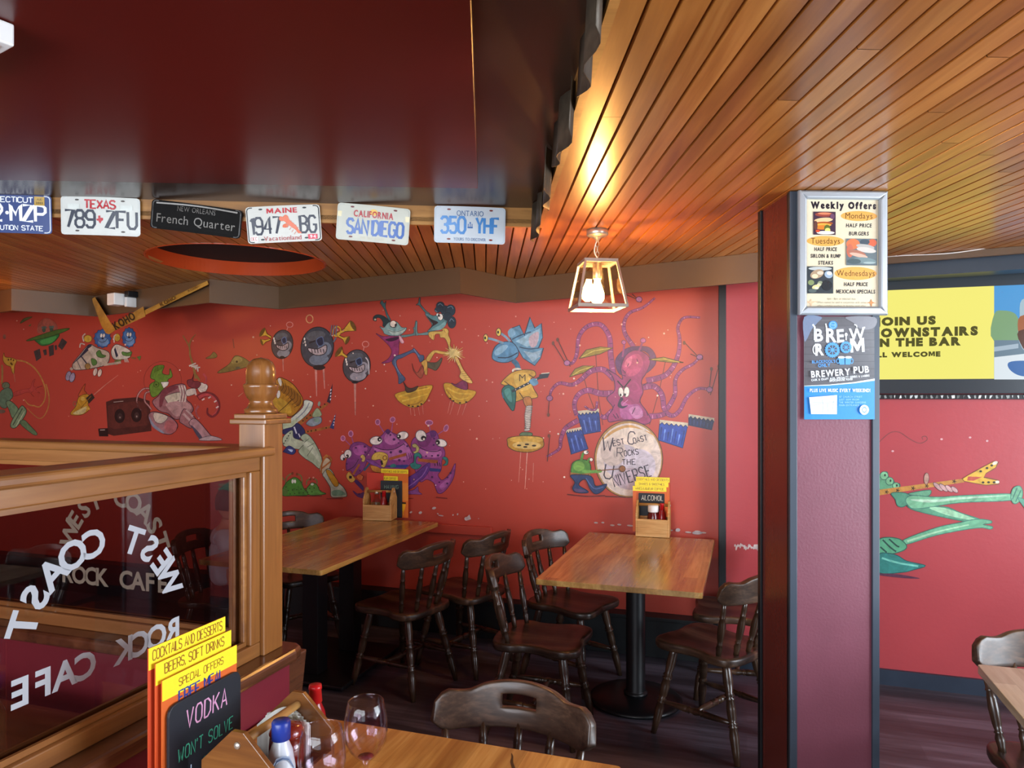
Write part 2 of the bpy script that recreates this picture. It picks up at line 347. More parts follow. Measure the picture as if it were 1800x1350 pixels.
# left wall, wall behind the camera, street wall with windows
struct(wallbox('wall_left', -6.2, -6.05, -6.6, 0, 0, 2.7, M['wall']))
def windowed(name, s_axis, fixed0, fixed1, lo, hi, holes, z0, z1, m):
    b = MB(); cur = lo
    def bx(a0, a1, q0, q1):
        if s_axis: b.box(a0, fixed0, q0, a1, fixed1, q1)
        else: b.box(fixed0, a0, q0, fixed1, a1, q1)
    for h0, h1 in holes: bx(cur, h0, 0, 2.7); bx(h0, h1, 0, z0); bx(h0, h1, z1, 2.7); cur = h1
    bx(cur, hi, 0, 2.7); o = b.build(name, m); o.location = WP; o.rotation_euler[2] = -TH; return struct(o)
windowed('wall_right', False, RW, RW + .15, -6.6, 0, [(-4.1, -1.0)], .5, 2.25, M['wall2'])
windowed('wall_front', True, -6.3, -6.15, -6.2, RW + .3, [(-3.2, 1.4)], .55, 2.3, M['wall2'])
def window(name, s_axis, at, lo, hi, z0, z1, n, rows):
    w = empty(name, WP, -TH); struct(w)
    def bar(a0, a1, q0, q1): 
        return MB().box(a0, at - .03, q0, a1, at + .03, q1) if s_axis else MB().box(at - .03, a0, q0, at + .03, a1, q1)
    for k in range(n + 1):
        a = lo + (hi - lo) * k / n; bar(max(lo, a - .03), min(hi, a + .03), z0, z1).build('window_frame', M['slate'], w)
    for q in [z0, z1 - .05] + rows: bar(lo, hi, q, q + .05).build('window_bar', M['slate'], w)
window('window_1', False, RW + .07, -4.1, -1.0, .5, 2.25, 3, [1.75])
window('window_2', True, -6.23, -3.2, 1.4, .55, 2.3, 4, [1.8])

# plank ceiling: every board a strip with bevelled edges, in a frame turned a little against the room
CA = R(2.2)
def cxy(a, b): return Vector((a * math.cos(CA) - b * math.sin(CA), a * math.sin(CA) + b * math.cos(CA), 0))
XE = .226                                                      # right edge of the raised tray
def yfas(a): return 3.014 + .0464 * (a - XE)                   # far edge of the tray
def ywall(a):                                                  # where the mural wall cuts the boards
    d = cxy(0, 1); p = cxy(a, 0); return (WP - p).dot(W) / d.dot(W)
HC = Vector((-1.46, 3.80)); HR = .445                          # round recess
hc = Vector((HC.x * math.cos(CA) + HC.y * math.sin(CA), -HC.x * math.sin(CA) + HC.y * math.cos(CA)))
BW = .0585; bd = MB()
def board(x0, x1, ends):
    """ends: lists of points along the two ends (x, y) from x0 to x1"""
    e0, e1 = ends; g = .004; t = .012
    lo0 = [cxy(a, b) + ZZ * ZC for a, b in e0]; lo1 = [cxy(a, b) + ZZ * ZC for a, b in e1]
    n = len(e0)
    vs = lo0 + lo1; fs = [(i, i + 1, n + i + 1, n + i) for i in range(n - 1)]
    up0 = [cxy(a, b) + ZZ * (ZC + t) for a, b in (e0[0], e0[-1], e1[0], e1[-1])]
    k = len(vs); vs = vs + [up0[0] + cxy(-g, 0), up0[2] + cxy(-g, 0), up0[1] + cxy(g, 0), up0[3] + cxy(g, 0)]
    fs += [(0, n, k + 1, k), (n - 1, k + 2, k + 3, 2 * n - 1)]
    bd.add(vs, fs)
a = -5.2
while a < 3.9:
    x0 = a + .0045; x1 = a + BW - .0045; mid = (x0 + x1) / 2; y0 = yfas(mid) if x1 < XE + .02 else -2.2
    xs = [x0 + (x1 - x0) * i / 4 for i in range(5)]
    st = [(x, yfas(x) if y0 > 0 else y0) for x in xs]; en = [(x, ywall(x)) for x in xs]
    if y0 < 0:                                                 # butt joints between lengths
        cuts = sorted(rnd.uniform(-1.5, 3.6) for _ in range(2))
    else: cuts = []
    if abs(mid - hc.x) < HR - .004:
        dd = [math.sqrt(max(0, HR ** 2 - (x - hc.x) ** 2)) for x in xs]
        board(x0, x1, (st, [(x, hc.y - d) for x, d in zip(xs, dd)])); board(x0, x1, ([(x, hc.y + d) for x, d in zip(xs, dd)], en))
    else:
        prev = st
        for c in cuts: board(x0, x1, (prev, [(x, c) for x in xs])); prev = [(x, c + .002) for x in xs]
        board(x0, x1, (prev, en))
    a += BW
ce = bd.build('ceiling', M['board'], None, recalc=False); struct(ce)
# dark backing above the grooves, around tray and recess
bk = MB()
def backing(poly): bk.prism(poly, lambda p, r, h: cxy(p, r) + ZZ * h, ZC + .0125, ZC + .03)
backing([(XE, -2.2), (3.9, -2.2), (3.9, ywall(3.9)), (XE, ywall(XE))])
HQ = HR + .006
circ = [(hc.x + HQ * math.cos(t), hc.y + HQ * math.sin(t)) for t in [2 * math.pi * k / 32 for k in range(32)]]
up = [p for p in circ if p[1] >= hc.y - 1e-6]; up.sort(); dn = [p for p in circ if p[1] <= hc.y + 1e-6]; dn.sort(reverse=True)
backing([(-5.2, hc.y)] + up + [(XE, hc.y), (XE, ywall(XE)), (-5.2, ywall(-5.2))])
backing([(XE, hc.y)] + dn + [(-5.2, hc.y), (-5.2, yfas(-5.2)), (XE, yfas(XE))])
bk.build('ceiling_backing', mat('groove_shadow_brown', '2a170b', .7, var=0), ce)
# round recess: glossy orange-red rim, dark inside
rm = MB(); n = 120
for r0, r1, z0, z1 in ((HR, HR, ZC - .003, ZC + .075), (HR, HR + .008, ZC - .003, ZC - .003), (HR + .008, HR + .008, ZC - .003, ZC)):
    vs = []
    for k in range(n):
        t = 2 * math.pi * k / n; p = cxy(hc.x, hc.y); c = Vector((math.cos(t), math.sin(t), 0)); vs += [p + c * r0 + ZZ * z0, p + c * r1 + ZZ * z1]
    rm.add(vs, [(2 * k, (2 * k + 2) % (2 * n), (2 * k + 3) % (2 * n), 2 * k + 1) for k in range(n)], False)
rm.build('recess_rim', M['ring'], ce)
pc = cxy(hc.x, hc.y)
MB().lathe([(0, .5), (.35, .48), (.351, .0)], pc + ZZ * (ZC + .075), pc + ZZ * (ZC + 1.075), 32).build('recess_inside', M['void'], ce)
# raised tray: brown border, red panel a little below it
ZT = ZC + .078
def slab(name, poly, z0, z1, m, parent=None, bevel=0): return MB().prism(poly, lambda p, r, h: cxy(p, r) + ZZ * h, z0, z1).build(name, m, parent, bevel)
tr = struct(slab('ceiling_tray', [(-5.2, -3.4), (XE, -3.4), (XE, yfas(XE)), (-5.2, yfas(-5.2))], ZT, ZT + .05, M['brown']))
xr = -.026
slab('red_panel', [(-5.1, -3.3), (xr, -3.3), (xr, 2.69), (-5.1, 2.69 - .022 * 5.1)], ZT - .014, ZT, M['tray'], tr, .003)
# fascias of the tray: trim_1 far side, trim_2 right side
struct(slab('trim_1', [(-5.2, yfas(-5.2)), (XE + .02, yfas(XE + .02)), (XE + .02, yfas(XE) + .02), (-5.2, yfas(-5.2) + .02)], ZC - .002, ZT + .02, M['fascia']))
struct(slab('trim_2', [(XE, -2.2), (XE + .02, -2.2), (XE + .02, yfas(XE)), (XE, yfas(XE))], ZC - .002, ZT + .02, M['fascia']))
# saw-tooth bulkhead under the planks, in front of the mural
ZB = ZC - .147
Z_ = [Vector(p) for p in ((-4.75, 5.72), (-3.356, 4.767), (-3.003, 5.121), (-1.861, 4.372), (-1.539, 4.692), (-.289, 3.966), (.024, 4.37), (1.251, 3.55), (1.52, 3.93))]
Z_[0] = Vector((-4.6, 5.62))
def facing(name, pts, z0, z1, m, th=.02):
    b = MB(); n = len(pts); off = []
    for i, p in enumerate(pts):
        a = pts[max(0, i - 1)]; c = pts[min(n - 1, i + 1)]
        def nn(q, r): d = (r - q).normalized(); return Vector((-d.y, d.x))
        v = (nn(a, p) if i else nn(p, c)) + (nn(p, c) if i < n - 1 else nn(a, p)); v.normalize(); off.append(p + v * th * 1.2)
    for i in range(n - 1):
        q = [pts[i], pts[i + 1], off[i + 1], off[i]]
        b.prism([(p.x, p.y) for p in q], lambda x, y, h: (x, y, h), z0, z1)
    return struct(b.build(name, m))
facing('trim_3', Z_, ZB, ZC - .001, M['bulk'])
e0, e1 = Vector((1.5, 3.92)), Vector((3.6, 2.79))
facing('trim_4', [e0, e1], ZC - .035, ZC - .001, M['bulk'])
facing('trim_5', [e0 + Vector((.04, .06)), e1 + Vector((.04, .06))], ZC - .10, ZC - .002, M['slate'], .12)

# ---------------------------------------------------------------- pillar
pl = Vector((.982, 2.50, 0)); PA = R(2.2)
pr = empty('wall_pillar', pl, PA); struct(pr)
PW, PD = .305, .275
MB().box(0, 0, 0, PW, .01, ZC).build('front_panel', M['pillar'], pr)
MB().box(0, .0105, 0, PW, PD, ZC).build('core', M['pillar_side'], pr)
g = mat('grey_corner_strip', '39434f', .38, var=.08)
for x0, y0, x1, y1, m in ((-.008, -.008, .018, .004, g), (PW - .018, -.008, PW + .008, .004, g), (-.008, .004, -.0002, .02, M['black']), (PW + .0002, .004, PW + .008, .02, M['black']), (-.01, PD - .02, 0, PD + .008, M['black'])):
    MB().box(x0, y0, 0, x1, y1, ZC - .001).build('corner_strip', m, pr, .002)

# ---------------------------------------------------------------- booth partition (local x along the mural wall, y into the room's depth)
M['pine'] = wood('partition_pine', '70441d', '8c5a29', 'a7723b', .34, 'Z', scale=8, coat=.25)
M['pine_y'] = wood('rail_pine', '734721', '8f5e2f', 'a97642', .34, 'Y', scale=8, coat=.25)
M['pine_x'] = wood('far_rail_pine', '6c431f', '85562b', '9d6b3c', .34, 'X', scale=8, coat=.25)
M['ledge'] = wood('ledge_wood', '3c2113', '593420', '74492f', .26, 'Y', scale=8, coat=.4)
M['pane'] = thinglass('pane_glass', 'dcd5d5')
M['frost'] = mat('frosted_lettering', 'a9aeb5', .7, var=0)
M['frost2'] = mat('frosted_lettering_far', '857b6a', .7, var=0)
OP = Vector((-.692, 1.96, 0))
bp = empty('booth_partition', OP, -TH)
tag(bp, 'pine framed glass booth partition on a low maroon wall with ball topped corner post', 'partition')
MB().box(-.05, -2.3, 0, .06, .045, .86).box(-1.55, -.05, 0, -.05, .045, .86).build('low_wall', M['maroon'], bp)
ld = MB(); ld.prism([(-.09, -2.3), (.09, -2.3), (.09, .035), (.08, .07), (.06, .085), (-1.6, .085), (-1.6, -.09), (-.09, -.09)], lambda a, b, h: (a, b, h), .862, .9)
ld.build('ledge', M['ledge'], bp, .012, 3)
be = MB(); be.prism([(.05, 0), (.115, 0), (.115, .25), (.09, .45), (.11, .7), (.14, .862), (.05, .862)], lambda a, b, h: (h, a - .004, b), -.05, .055)
be.build('wall_end', M['ledge'], bp, .006)
ps = MB().box(-.041, -.041, .9, .041, .041, 1.535).build('post', M['pine'], bp, .003)
MB().box(-.058, -.058, 1.522, .058, .058, 1.536).box(-.05, -.05, 1.536, .05, .05, 1.55).build('post_cap', M['pine_x'], ps, .003)
MB().lathe([(0, .042), (.004, .044), (.012, .044), (.016, .038), (.024, .033), (.033, .030), (.036, .031), (.045, .038), (.058, .0435), (.070, .0455), (.072, .0468), (.078, .0468), (.081, .0445), (.083, .040), (.115, .0395), (.13, .037), (.142, .031), (.150, .02), (.1545, .0001)], (0, 0, 1.55), (0, 0, 2.55), 32, True).build('finial', wood('finial_wood', '67401c', '825127', '9b6a37', .25, 'Z', scale=8, coat=.4), ps)
def glazed(side, l0, l1, mr, letters, lm):
    """framed pane from l0 to l1 along -y (side 'y') or -x"""
    f = (lambda l0_, t0, z0, l1_, t1, z1: (t0, l0_, z0, t1, l1_, z1)) if side == 'y' else (lambda l0_, t0, z0, l1_, t1, z1: (l0_, t0, z0, l1_, t1, z1))
    def bx(b, *a): b.box(*f(*a)); return b
    bx(MB(), l0 - .08, -.055, 1.436, l1 + (.035 if side == 'y' else 0), .055, 1.461).build('top_rail', mr, bp, .008, 3)
    fr = MB(); bx(fr, l0, -.03, .9, l1, .03, .938); bx(fr, l0, -.03, 1.398, l1, .03, 1.436)
    fr.build('frame_rail', mr, bp, .003)
    for a in (l0, l1 - .04): bx(MB(), a, -.03, .938, a + .04, .03, 1.398).build('frame_stile', M['pine'], bp, .003)
    bd = MB()
    for t in (-.018, .008):
        bx(bd, l0 + .04, t, .938, l1 - .04, t + .01, .95); bx(bd, l0 + .04, t, 1.386, l1 - .04, t + .01, 1.398)
        bx(bd, l0 + .04, t, .95, l0 + .052, t + .01, 1.386); bx(bd, l1 - .052, t, .95, l1 - .04, t + .01, 1.386)
    bd.build('glazing_bead', mr, bp, .002)
    gp = bx(MB(), l0 + .04, -.002, .938, l1 - .04, .002, 1.398).build('glass_pane', M['pane'], bp)
    pt = Paint((lambda a, z, h: (h, a, z)) if side == 'y' else (lambda a, z, h: (a, -h, z)), h0=.003)
    c = -.505 if side == 'y' else -.52; sg = -1 if side == 'y' else 1
    for i, ch in enumerate('WEST COAST'):
        if ch == ' ': continue
        t = R(160 - 140 * i / 9)
        letter(pt, ch, c + sg * -math.cos(t) * -.188, 1.112 + math.sin(t) * .188, .056, math.degrees(t) - 90, sg)
    for i, ch in enumerate('ROCK CAFE'):
        if ch != ' ': letter(pt, ch, c + sg * (-.182 + .364 * i / 8), 1.055, .052, 0, sg)
    pt.build('frosted_lettering', lm, gp)
    return gp
def letter(pt, ch, x, z, h, rot, sg):
    vs, ts, w = GL[ch, True]; c, q = math.cos(R(rot)), math.sin(R(rot)); out = []
    for a, b in vs:
        a = (a - w / 2) * h * 1.0; b = (b - .5) * h; X = a * c - b * q; Y = a * q + b * c; out.append((x + sg * X, z + Y))
    pt._add(out, ts, 'ffffff')
glazed('y', -.97, -.041, M['pine_y'], None, M['frost'])
glazed('x', -1.45, -.041, M['pine_x'], None, M['frost2'])
for x, y in ((-1.49, 0), (0, -1.01)): MB().box(x - .04, y - .04, .9, x + .04, y + .04, 1.535).build('post', M['pine'], bp, .003)
# ---------------------------------------------------------------- chairs
M['chair'] = wood('dark_stained_chair_wood', '1a110b', '33231a', '523c2c', .38, 'Y', scale=9, coat=.2, contrast=1.5)
M['chair_x'] = wood('dark_stained_rail_wood', '241810', '402e22', '654c3a', .4, 'X', scale=12, coat=.1, contrast=1.15)
M['chair_z'] = wood('dark_stained_turned_wood', '251910', '3c2a1d', '563f2e', .3, 'Z', scale=7, coat=.4)
SPIN = [(0, .011), (.08, .012), (.16, .015), (.22, .0105), (.235, .0145), (.25, .0105), (.33, .0145), (.5, .017), (.62, .0145), (.70, .0115), (.715, .015), (.73, .0115), (.82, .0125), (1, .009)]
LEG = [(0, .017), (.08, .0205), (.2, .0225), (.3, .0165), (.33, .0235), (.345, .0145), (.36, .0245), (.375, .018), (.45, .0215), (.55, .0195), (.585, .0135), (.6, .0225), (.615, .0135), (.63, .0235), (.645, .017), (.72, .0215), (.85, .018), (1, .0125)]
STR = [(0, .009), (.15, .012), (.3, .015), (.38, .016), (.395, .011), (.41, .017), (.43, .011), (.5, .0175), (.57, .011), (.59, .017), (.605, .011), (.62, .016), (.7, .015), (.85, .012), (1, .009)]
def make_chair():
    t = empty('wooden_chair')
    half = [(0, .212), (.09, .224), (.165, .218), (.203, .165), (.198, .10), (.178, .03), (.176, -.04), (.194, -.10), (.182, -.17), (.115, -.205), (0, -.212)]
    out = cr(half + [(-a, b) for a, b in half[-2:0:-1]], True, 4)
    st = MB(); n = len(out)
    def ringv(k, z): return [(a * k, b * k, z) for a, b in out]
    lv = [ringv(.90, .405), ringv(.985, .41), ringv(1, .418), ringv(1, .436), ringv(.985, .444), ringv(.93, .446), ringv(.7, .440), ringv(.35, .437)]
    vs = [p for l in lv for p in l]; fs = [(i * n + k, i * n + (k + 1) % n, (i + 1) * n + (k + 1) % n, (i + 1) * n + k) for i in range(len(lv) - 1) for k in range(n)]
    vs.append((0, 0, .437)); fs += [((len(lv) - 1) * n + k, (len(lv) - 1) * n + (k + 1) % n, len(vs) - 1) for k in range(n)]
    vs.append((0, 0, .405)); fs += [((k + 1) % n, k, len(vs) - 1) for k in range(n)]
    st.add(vs, fs, True); st.build('seat', M['chair'], t)
    # top rail: a curved yoke with a hand slot
    NX, NZ = 26, 7; g = MB(); pos = {}
    def rail(i, j):
        s = -1 + 2 * i / NX; q = j / NZ; a = abs(s)
        e = math.sqrt(max(0, 1 - max(0, (a - .84) / .16) ** 2)) if a > .84 else 1
        zt = .79 + .021 * max(0, math.cos(min(1, a / .62) * math.pi / 2)) ** .8 - .006 * math.sin(min(1, max(0, (a - .45) / .4)) * math.pi)
        zb = .686 + .003 * (1 - a * a); zm = (zt + zb) / 2; hh = (zt - zb) / 2 * max(.45, e)
        return Vector((s * .222, -.252 + .092 * a ** 1.9 - (q - .5) * .02, zm + hh * (2 * q - 1)))
    grid = [[rail(i, j) for j in range(NZ + 1)] for i in range(NX + 1)]
    vs = [v for c in grid for v in c]; fs = []
    for i in range(NX):
        for j in range(NZ):
            if 10 <= i < 16 and 3 <= j < 5: continue
            fs.append((i * (NZ + 1) + j, (i + 1) * (NZ + 1) + j, (i + 1) * (NZ + 1) + j + 1, i * (NZ + 1) + j + 1))
    me = bpy.data.meshes.new('backrest'); me.from_pydata(vs, [], fs); me.polygons.foreach_set('use_smooth', [True] * len(fs)); me.update()
    o = link('backrest', me, M['chair_x'], t); m = o.modifiers.new('s', 'SOLIDIFY'); m.thickness = .027; m.offset = 0; m.use_even_offset = False
    m = o.modifiers.new('b', 'BEVEL'); m.width = .006; m.segments = 2; m.limit_method = 'ANGLE'; m.angle_limit = R(50)
    bake(o)
    for k in range(5):
        s = (-.86, -.44, 0, .44, .86)[k]; a = abs(s); top = Vector((s * .222, -.252 + .092 * a ** 1.9 + .012, .70 if k in (0, 4) else .705)); bot = Vector((s * .178, -.172 + .075 * a ** 2, .436))
        MB().lathe(SPIN, bot, top, 10).build('spindle', M['chair_z'], t)
    ft = {}
    for sx in (-1, 1):
        for sy, (x0, y0, x1, y1) in ((1, (.125, .135, .198, .205)), (-1, (.115, -.13, .175, -.225))):
            a, b = Vector((sx * x0, y0, .41)), Vector((sx * x1, y1, .0)); ft[sx, sy] = (a, b)
            MB().lathe(LEG, a, b, 12).build('leg', M['chair_z'], t)
    md = []
    for sx in (-1, 1):
        a = ft[sx, 1][0].lerp(ft[sx, 1][1], .63); b = ft[sx, -1][0].lerp(ft[sx, -1][1], .60)
        MB().lathe(STR, a, b, 10).build('stretcher', M['chair_z'], t); md.append((a + b) / 2)
    MB().lathe(STR, md[0], md[1], 10).build('stretcher', M['chair_z'], t)
    return t
CH = make_chair(); used = []
def chair(x, y, dx, dy, label):
    o = CH if not used else copy_tree(CH); used.append(o)
    o.location = (x, y, 0); o.rotation_euler[2] = math.atan2(dy, dx) - math.pi / 2
    tag(o, label, 'chair', 'dark wooden pub chairs'); return o
chair(-.60, 3.98, -.82, .57, 'dark wooden chair at the near right side of the long left table, nearer of two')
chair(-.285, 4.27, -.82, .57, 'dark wooden chair behind another one beside the long left table, close to mural wall')
chair(.14, 3.44, .95, -.31, 'dark wooden chair seen edge-on at the front left corner of the pedestal table')
chair(.335, 4.03, .80, -.60, 'dark wooden chair behind pedestal table left edge, back slot facing mural wall')
chair(.955, 3.35, -.66, .75, 'dark wooden chair at right of the pedestal table, half hidden by the pillar')
chair(1.22, 3.86, -.95, .31, 'dark wooden chair behind the pillar with only its seat front showing')
chair(-.055, 1.72, -.31, -.95, 'dark wooden chair tucked in at the far side of the foreground table')
chair(1.70, 2.15, -.34, -.94, 'dark wooden chair at the right picture edge under the pale table')
chair(-1.38, 4.65, .60, -.80, 'dark wooden chair behind the long left table, only top rail above tabletop')
chair(-1.66, 4.12, .95, -.31, 'dark wooden chair behind the booth glass with the seated child')

# ---------------------------------------------------------------- tables
M['top'] = wood('table_strip_wood', '957038', 'ae8544', 'c69f5a', .26, 'Y', scale=9, stave=(.55, .068), coat=.5, contrast=1.6)
M['top2'] = wood('foreground_table_wood', 'a87136', 'c08a45', 'd5a35a', .24, 'Y', scale=9, stave=(.6, .06), coat=.45, contrast=1.5)
M['top3'] = wood('pale_table_wood', 'a3997e', 'b2a88d', 'c2b99f', .22, 'Y', scale=9, stave=(.6, .06), coat=.5, contrast=1.6)
M['edge'] = wood('table_edge_wood', '8a5c2b', 'a87438', 'c08d4d', .35, 'X', scale=8, coat=.2)
M['iron'] = mat('black_iron', '0f1114', .38, var=.12, vscale=9)
def ttop(b, x0, y0, x1, y1, z, r=.012):
    p = []
    for cx, cy, a0 in ((x1 - r, y1 - r, 0), (x0 + r, y1 - r, 90), (x0 + r, y0 + r, 180), (x1 - r, y0 + r, 270)):
        p += [(cx + r * math.cos(R(a0 + q)), cy + r * math.sin(R(a0 + q))) for q in (0, 30, 60, 90)]
    return b.prism(p, lambda a, c, h: (a, c, h), z - .026, z)
def table(loc, label, sx, sy, top, twin=False, rz=-TH, square=False):
    t = empty('dining_table', loc, rz); tag(t, label, 'table')
    ttop(MB(), -sx / 2, -sy / 2, sx / 2, sy / 2, .75).build('tabletop', top, t, .004)
    if square:
        for y in (-.19, .19):
            MB().box(-.05, y - .05, .035, .05, y + .05, .7).build('leg', M['iron'], t, .003)
        MB().box(-.27, -.34, .012, .27, .34, .035).build('base', M['iron'], t, .008)
        MB().box(-.25, -.3, .7, .25, .3, .7235).build('top_plate', M['iron'], t)
    else:
        MB().lathe([(.03, .06), (.045, .062), (.05, .052), (.055, .05), (.69, .05), (.7, .05)], n=28, absolute=True).build('leg', M['iron'], t)
        MB().lathe([(0, .235), (.012, .24), (.02, .225), (.03, .16), (.034, .07)], n=40, absolute=True).build('base', M['iron'], t)
        MB().box(-.2, -.2, .7, .2, .2, .7235).build('top_plate', M['iron'], t)
    return t
def at(corner, a, b): c = Pz(corner[0], corner[1], .75); c.z = 0; return c + U * a + W * b
T1 = table(at((565, 1003), -.37, .69), 'long wooden table behind the post, two square black legs', .74, 1.38, M['top'], square=True)
T2 = table(at((1235, 1043), -.375, .60), 'strip wood pedestal table with round black column, right of centre', .75, 1.19, M['top'])
T3 = table(OP + U * .535 + W * -.395, 'honey coloured foreground table along the bottom edge', .93, .755, M['top2'])
T4 = table(at((1717, 1167), .6, -.375), 'pale wooden table cut off by the right picture edge', 1.2, .75, M['top3'])
MB_w = wood('booth_table_wood', '4a2414', '62341d', '7a4a2c', .22, 'X', scale=9, stave=(.6, .07), coat=.4)
T5 = table(OP + U * -.72 + W * -.56, 'dark booth table behind the etched partition glass, lower left', 1.1, .72, MB_w)
# ---------------------------------------------------------------- pendant lantern
def lantern(loc, label, rz, glow=300):
    t = empty('pendant_lantern', loc, rz); tag(t, label, 'lamp')     # origin on the ceiling
    st = M['steel']
    MB().lathe([(0, .047), (-.022, .047), (-.027, .042), (-.032, .022), (-.045, .008), (-.052, .006)], n=28, absolute=True).build('ceiling_rose', st, t)
    ch = MB()
    for k in range(4):
        z = -.062 - k * .022; pts = [(.007 * math.cos(q) if k % 2 == 0 else 0, .007 * math.cos(q) if k % 2 else 0, z + .014 * math.sin(q)) for q in [2 * math.pi * i / 10 for i in range(11)]]
        MB().tube(pts, .0016, 6).build('chain_link', st, t)
    MB().tube(cr([(.0, 0, -.045), (-.01, .0, -.07), (-.012, .0, -.1), (.004, 0, -.13), (0, 0, -.15)], False), .0026, 6).build('cable', M['white'], t)
    zt, zb, a, b = -.15, -.345, .073, .108
    fr = MB(); w = .012
    for s in (-1, 1):
        for q, r, z in ((a, .008, zt), (b, .009, zb)):
            fr.box(-q, s * q - r / 2 - (r / 2 if s > 0 else -r / 2), z, q, s * q + r / 2 - (r / 2 if s > 0 else -r / 2), z + .014)
            fr.box(s * q - r / 2 - (r / 2 if s > 0 else -r / 2), -q + r, z, s * q + r / 2 - (r / 2 if s > 0 else -r / 2), q - r, z + .014)
    fr.box(-a, -.006, zt + .004, a, .006, zt + .010).box(-.006, -a, zt + .004, .006, a, zt + .010)
    for sx in (-1, 1):
        for sy in (-1, 1):
            p0, p1 = Vector((sx * a, sy * a, zt + .005)), Vector((sx * b, sy * b, zb + .008)); d = .005
            fr.add([p0 + Vector((i * d - sx * d, j * d - sy * d, 0)) for i, j in ((-1, -1), (1, -1), (1, 1), (-1, 1))] + [p1 + Vector((i * d - sx * d, j * d - sy * d, 0)) for i, j in ((-1, -1), (1, -1), (1, 1), (-1, 1))], [(0, 1, 5, 4), (1, 2, 6, 5), (2, 3, 7, 6), (3, 0, 4, 7), (3, 2, 1, 0), (4, 5, 6, 7)])
    fr.build('frame', st, t)
    pm = thinglass('lantern_glass', 'fbfaf4')
    for k in range(4):
        q = k * math.pi / 2; f = lambda x, y, z: (x * math.cos(q) - y * math.sin(q), x * math.sin(q) + y * math.cos(q), z); e = .004; th = .0015
        vs = [f(-a + .008, -a + e, zt), f(a - .008, -a + e, zt), f(b - .008, -b + e, zb + .012), f(-b + .008, -b + e, zb + .012)]
        vs += [f(-a + .008, -a + e + th, zt), f(a - .008, -a + e + th, zt), f(b - .008, -b + e + th, zb + .012), f(-b + .008, -b + e + th, zb + .012)]
        MB().add(vs, [(0, 1, 2, 3), (7, 6, 5, 4), (0, 4, 5, 1), (1, 5, 6, 2), (2, 6, 7, 3), (3, 7, 4, 0)]).build('glass_pane', pm, t)
    MB().lathe([(zt + .004, .02), (zt - .06, .02), (zt - .065, .017)], n=20, absolute=True).build('lamp_holder', st, t)
    gl = MB().lathe([(zt - .064, .012), (zt - .08, .014), (zt - .1, .021), (zt - .122, .028), (zt - .142, .0295), (zt - .158, .025), (zt - .170, .014), (zt - .174, .0001)], n=24, absolute=True)
    bm = mat('lit_bulb', 'ffb766', .3, var=0, emit=glow); gl.build('bulb', bm, t)
    return t
lc = Pz(1050, 404, ZC)
lantern(lc, 'lit steel and glass lantern hanging from the plank ceiling', R(7))
lantern(Vector((-3.5, 4.30, ZC)), 'lantern hanging at the far left, its glow on the mural above the post', R(12), 130)

# ---------------------------------------------------------------- licence plates on the tray fascia
def fas(px, py, off=.012):                       # point in front of the far fascia
    for _ in range(3): pass
    p0 = cxy(XE, yfas(XE)); n = cxy(.0464, -1).normalized()
    return Pp(px, py, p0 + n * off, n), n
FR = math.atan2(cxy(1, .0464).y, cxy(1, .0464).x)
def plate(name, px, py, tilt, w, h, base, label, draw, edge, bend=.006, lean=0, matn=None):
    c, n = fas(px, py); t = empty(name, c, FR); t.rotation_euler = (R(lean), R(tilt), FR); tag(t, label, 'number plate', 'number plates on the tray fascia')
    def S(x, z): return -.006 + bend * (2 * x / w) ** 2 - .004 * math.sin(z / h * 3)
    pts = []
    for cx_, cz_, a0 in ((w / 2, h / 2, 0), (-w / 2, h / 2, 90), (-w / 2, -h / 2, 180), (w / 2, -h / 2, 270)):
        r = .012; sx = 1 if cx_ > 0 else -1; sz = 1 if cz_ > 0 else -1
        pts += [(cx_ - sx * r + r * math.cos(R(a0 + q)), cz_ - sz * r + r * math.sin(R(a0 + q))) for q in (0, 45, 90)]
    # dense outline so the sheet can bow
    nx = 10; vs = []; fs = []
    def rowx(z): 
        d = max(0, abs(z) - (h / 2 - .012)); k = .012 - math.sqrt(max(0, .012 ** 2 - d * d)); return w / 2 - k
    zs = [-h / 2, -h / 2 + .004, -h / 2 + .012, 0, h / 2 - .012, h / 2 - .004, h / 2]
    for z in zs:
        for i in range(nx + 1): x = rowx(z) * (-1 + 2 * i / nx); vs.append((x, S(x, z), z))
    m = len(vs); vs += [(x, y + .0015, z) for x, y, z in vs]
    for j in range(len(zs) - 1):
        for i in range(nx): q = j * (nx + 1) + i; fs.append((q, q + 1, q + nx + 2, q + nx + 1)); fs.append((m + q, m + q + nx + 1, m + q + nx + 2, m + q + 1))
    bd = [i for i in range(nx + 1)] + [j * (nx + 1) + nx for j in range(1, len(zs))] + [(len(zs) - 1) * (nx + 1) + i for i in range(nx - 1, -1, -1)] + [j * (nx + 1) for j in range(len(zs) - 2, 0, -1)]
    fs += [(bd[(k + 1) % len(bd)], bd[k], m + bd[k], m + bd[(k + 1) % len(bd)]) for k in range(len(bd))]
    MB().add(vs, fs, False).build('plate_sheet', matn or mat(name + '_enamel', base, .28, var=.05, vscale=14), t)
    p = Paint(lambda x, y, q: (x, S(x, -y) - q - .0003, -y), step=.00008)
    e = [(x * .965, -z * .94) for x, z in pts]; p.line(e + [e[0]], .004, edge, smooth=False)
    draw(p); p.build('lettering', M['gloss_print'], t)
    return t
NV = '1c2438'
def bolts(p, col='3a2f2a', xs=(-.088, .088), ys=(-.062, .06)):
    for x in xs:
        for y in ys: p.ell(x, y, .008, .0035, col)
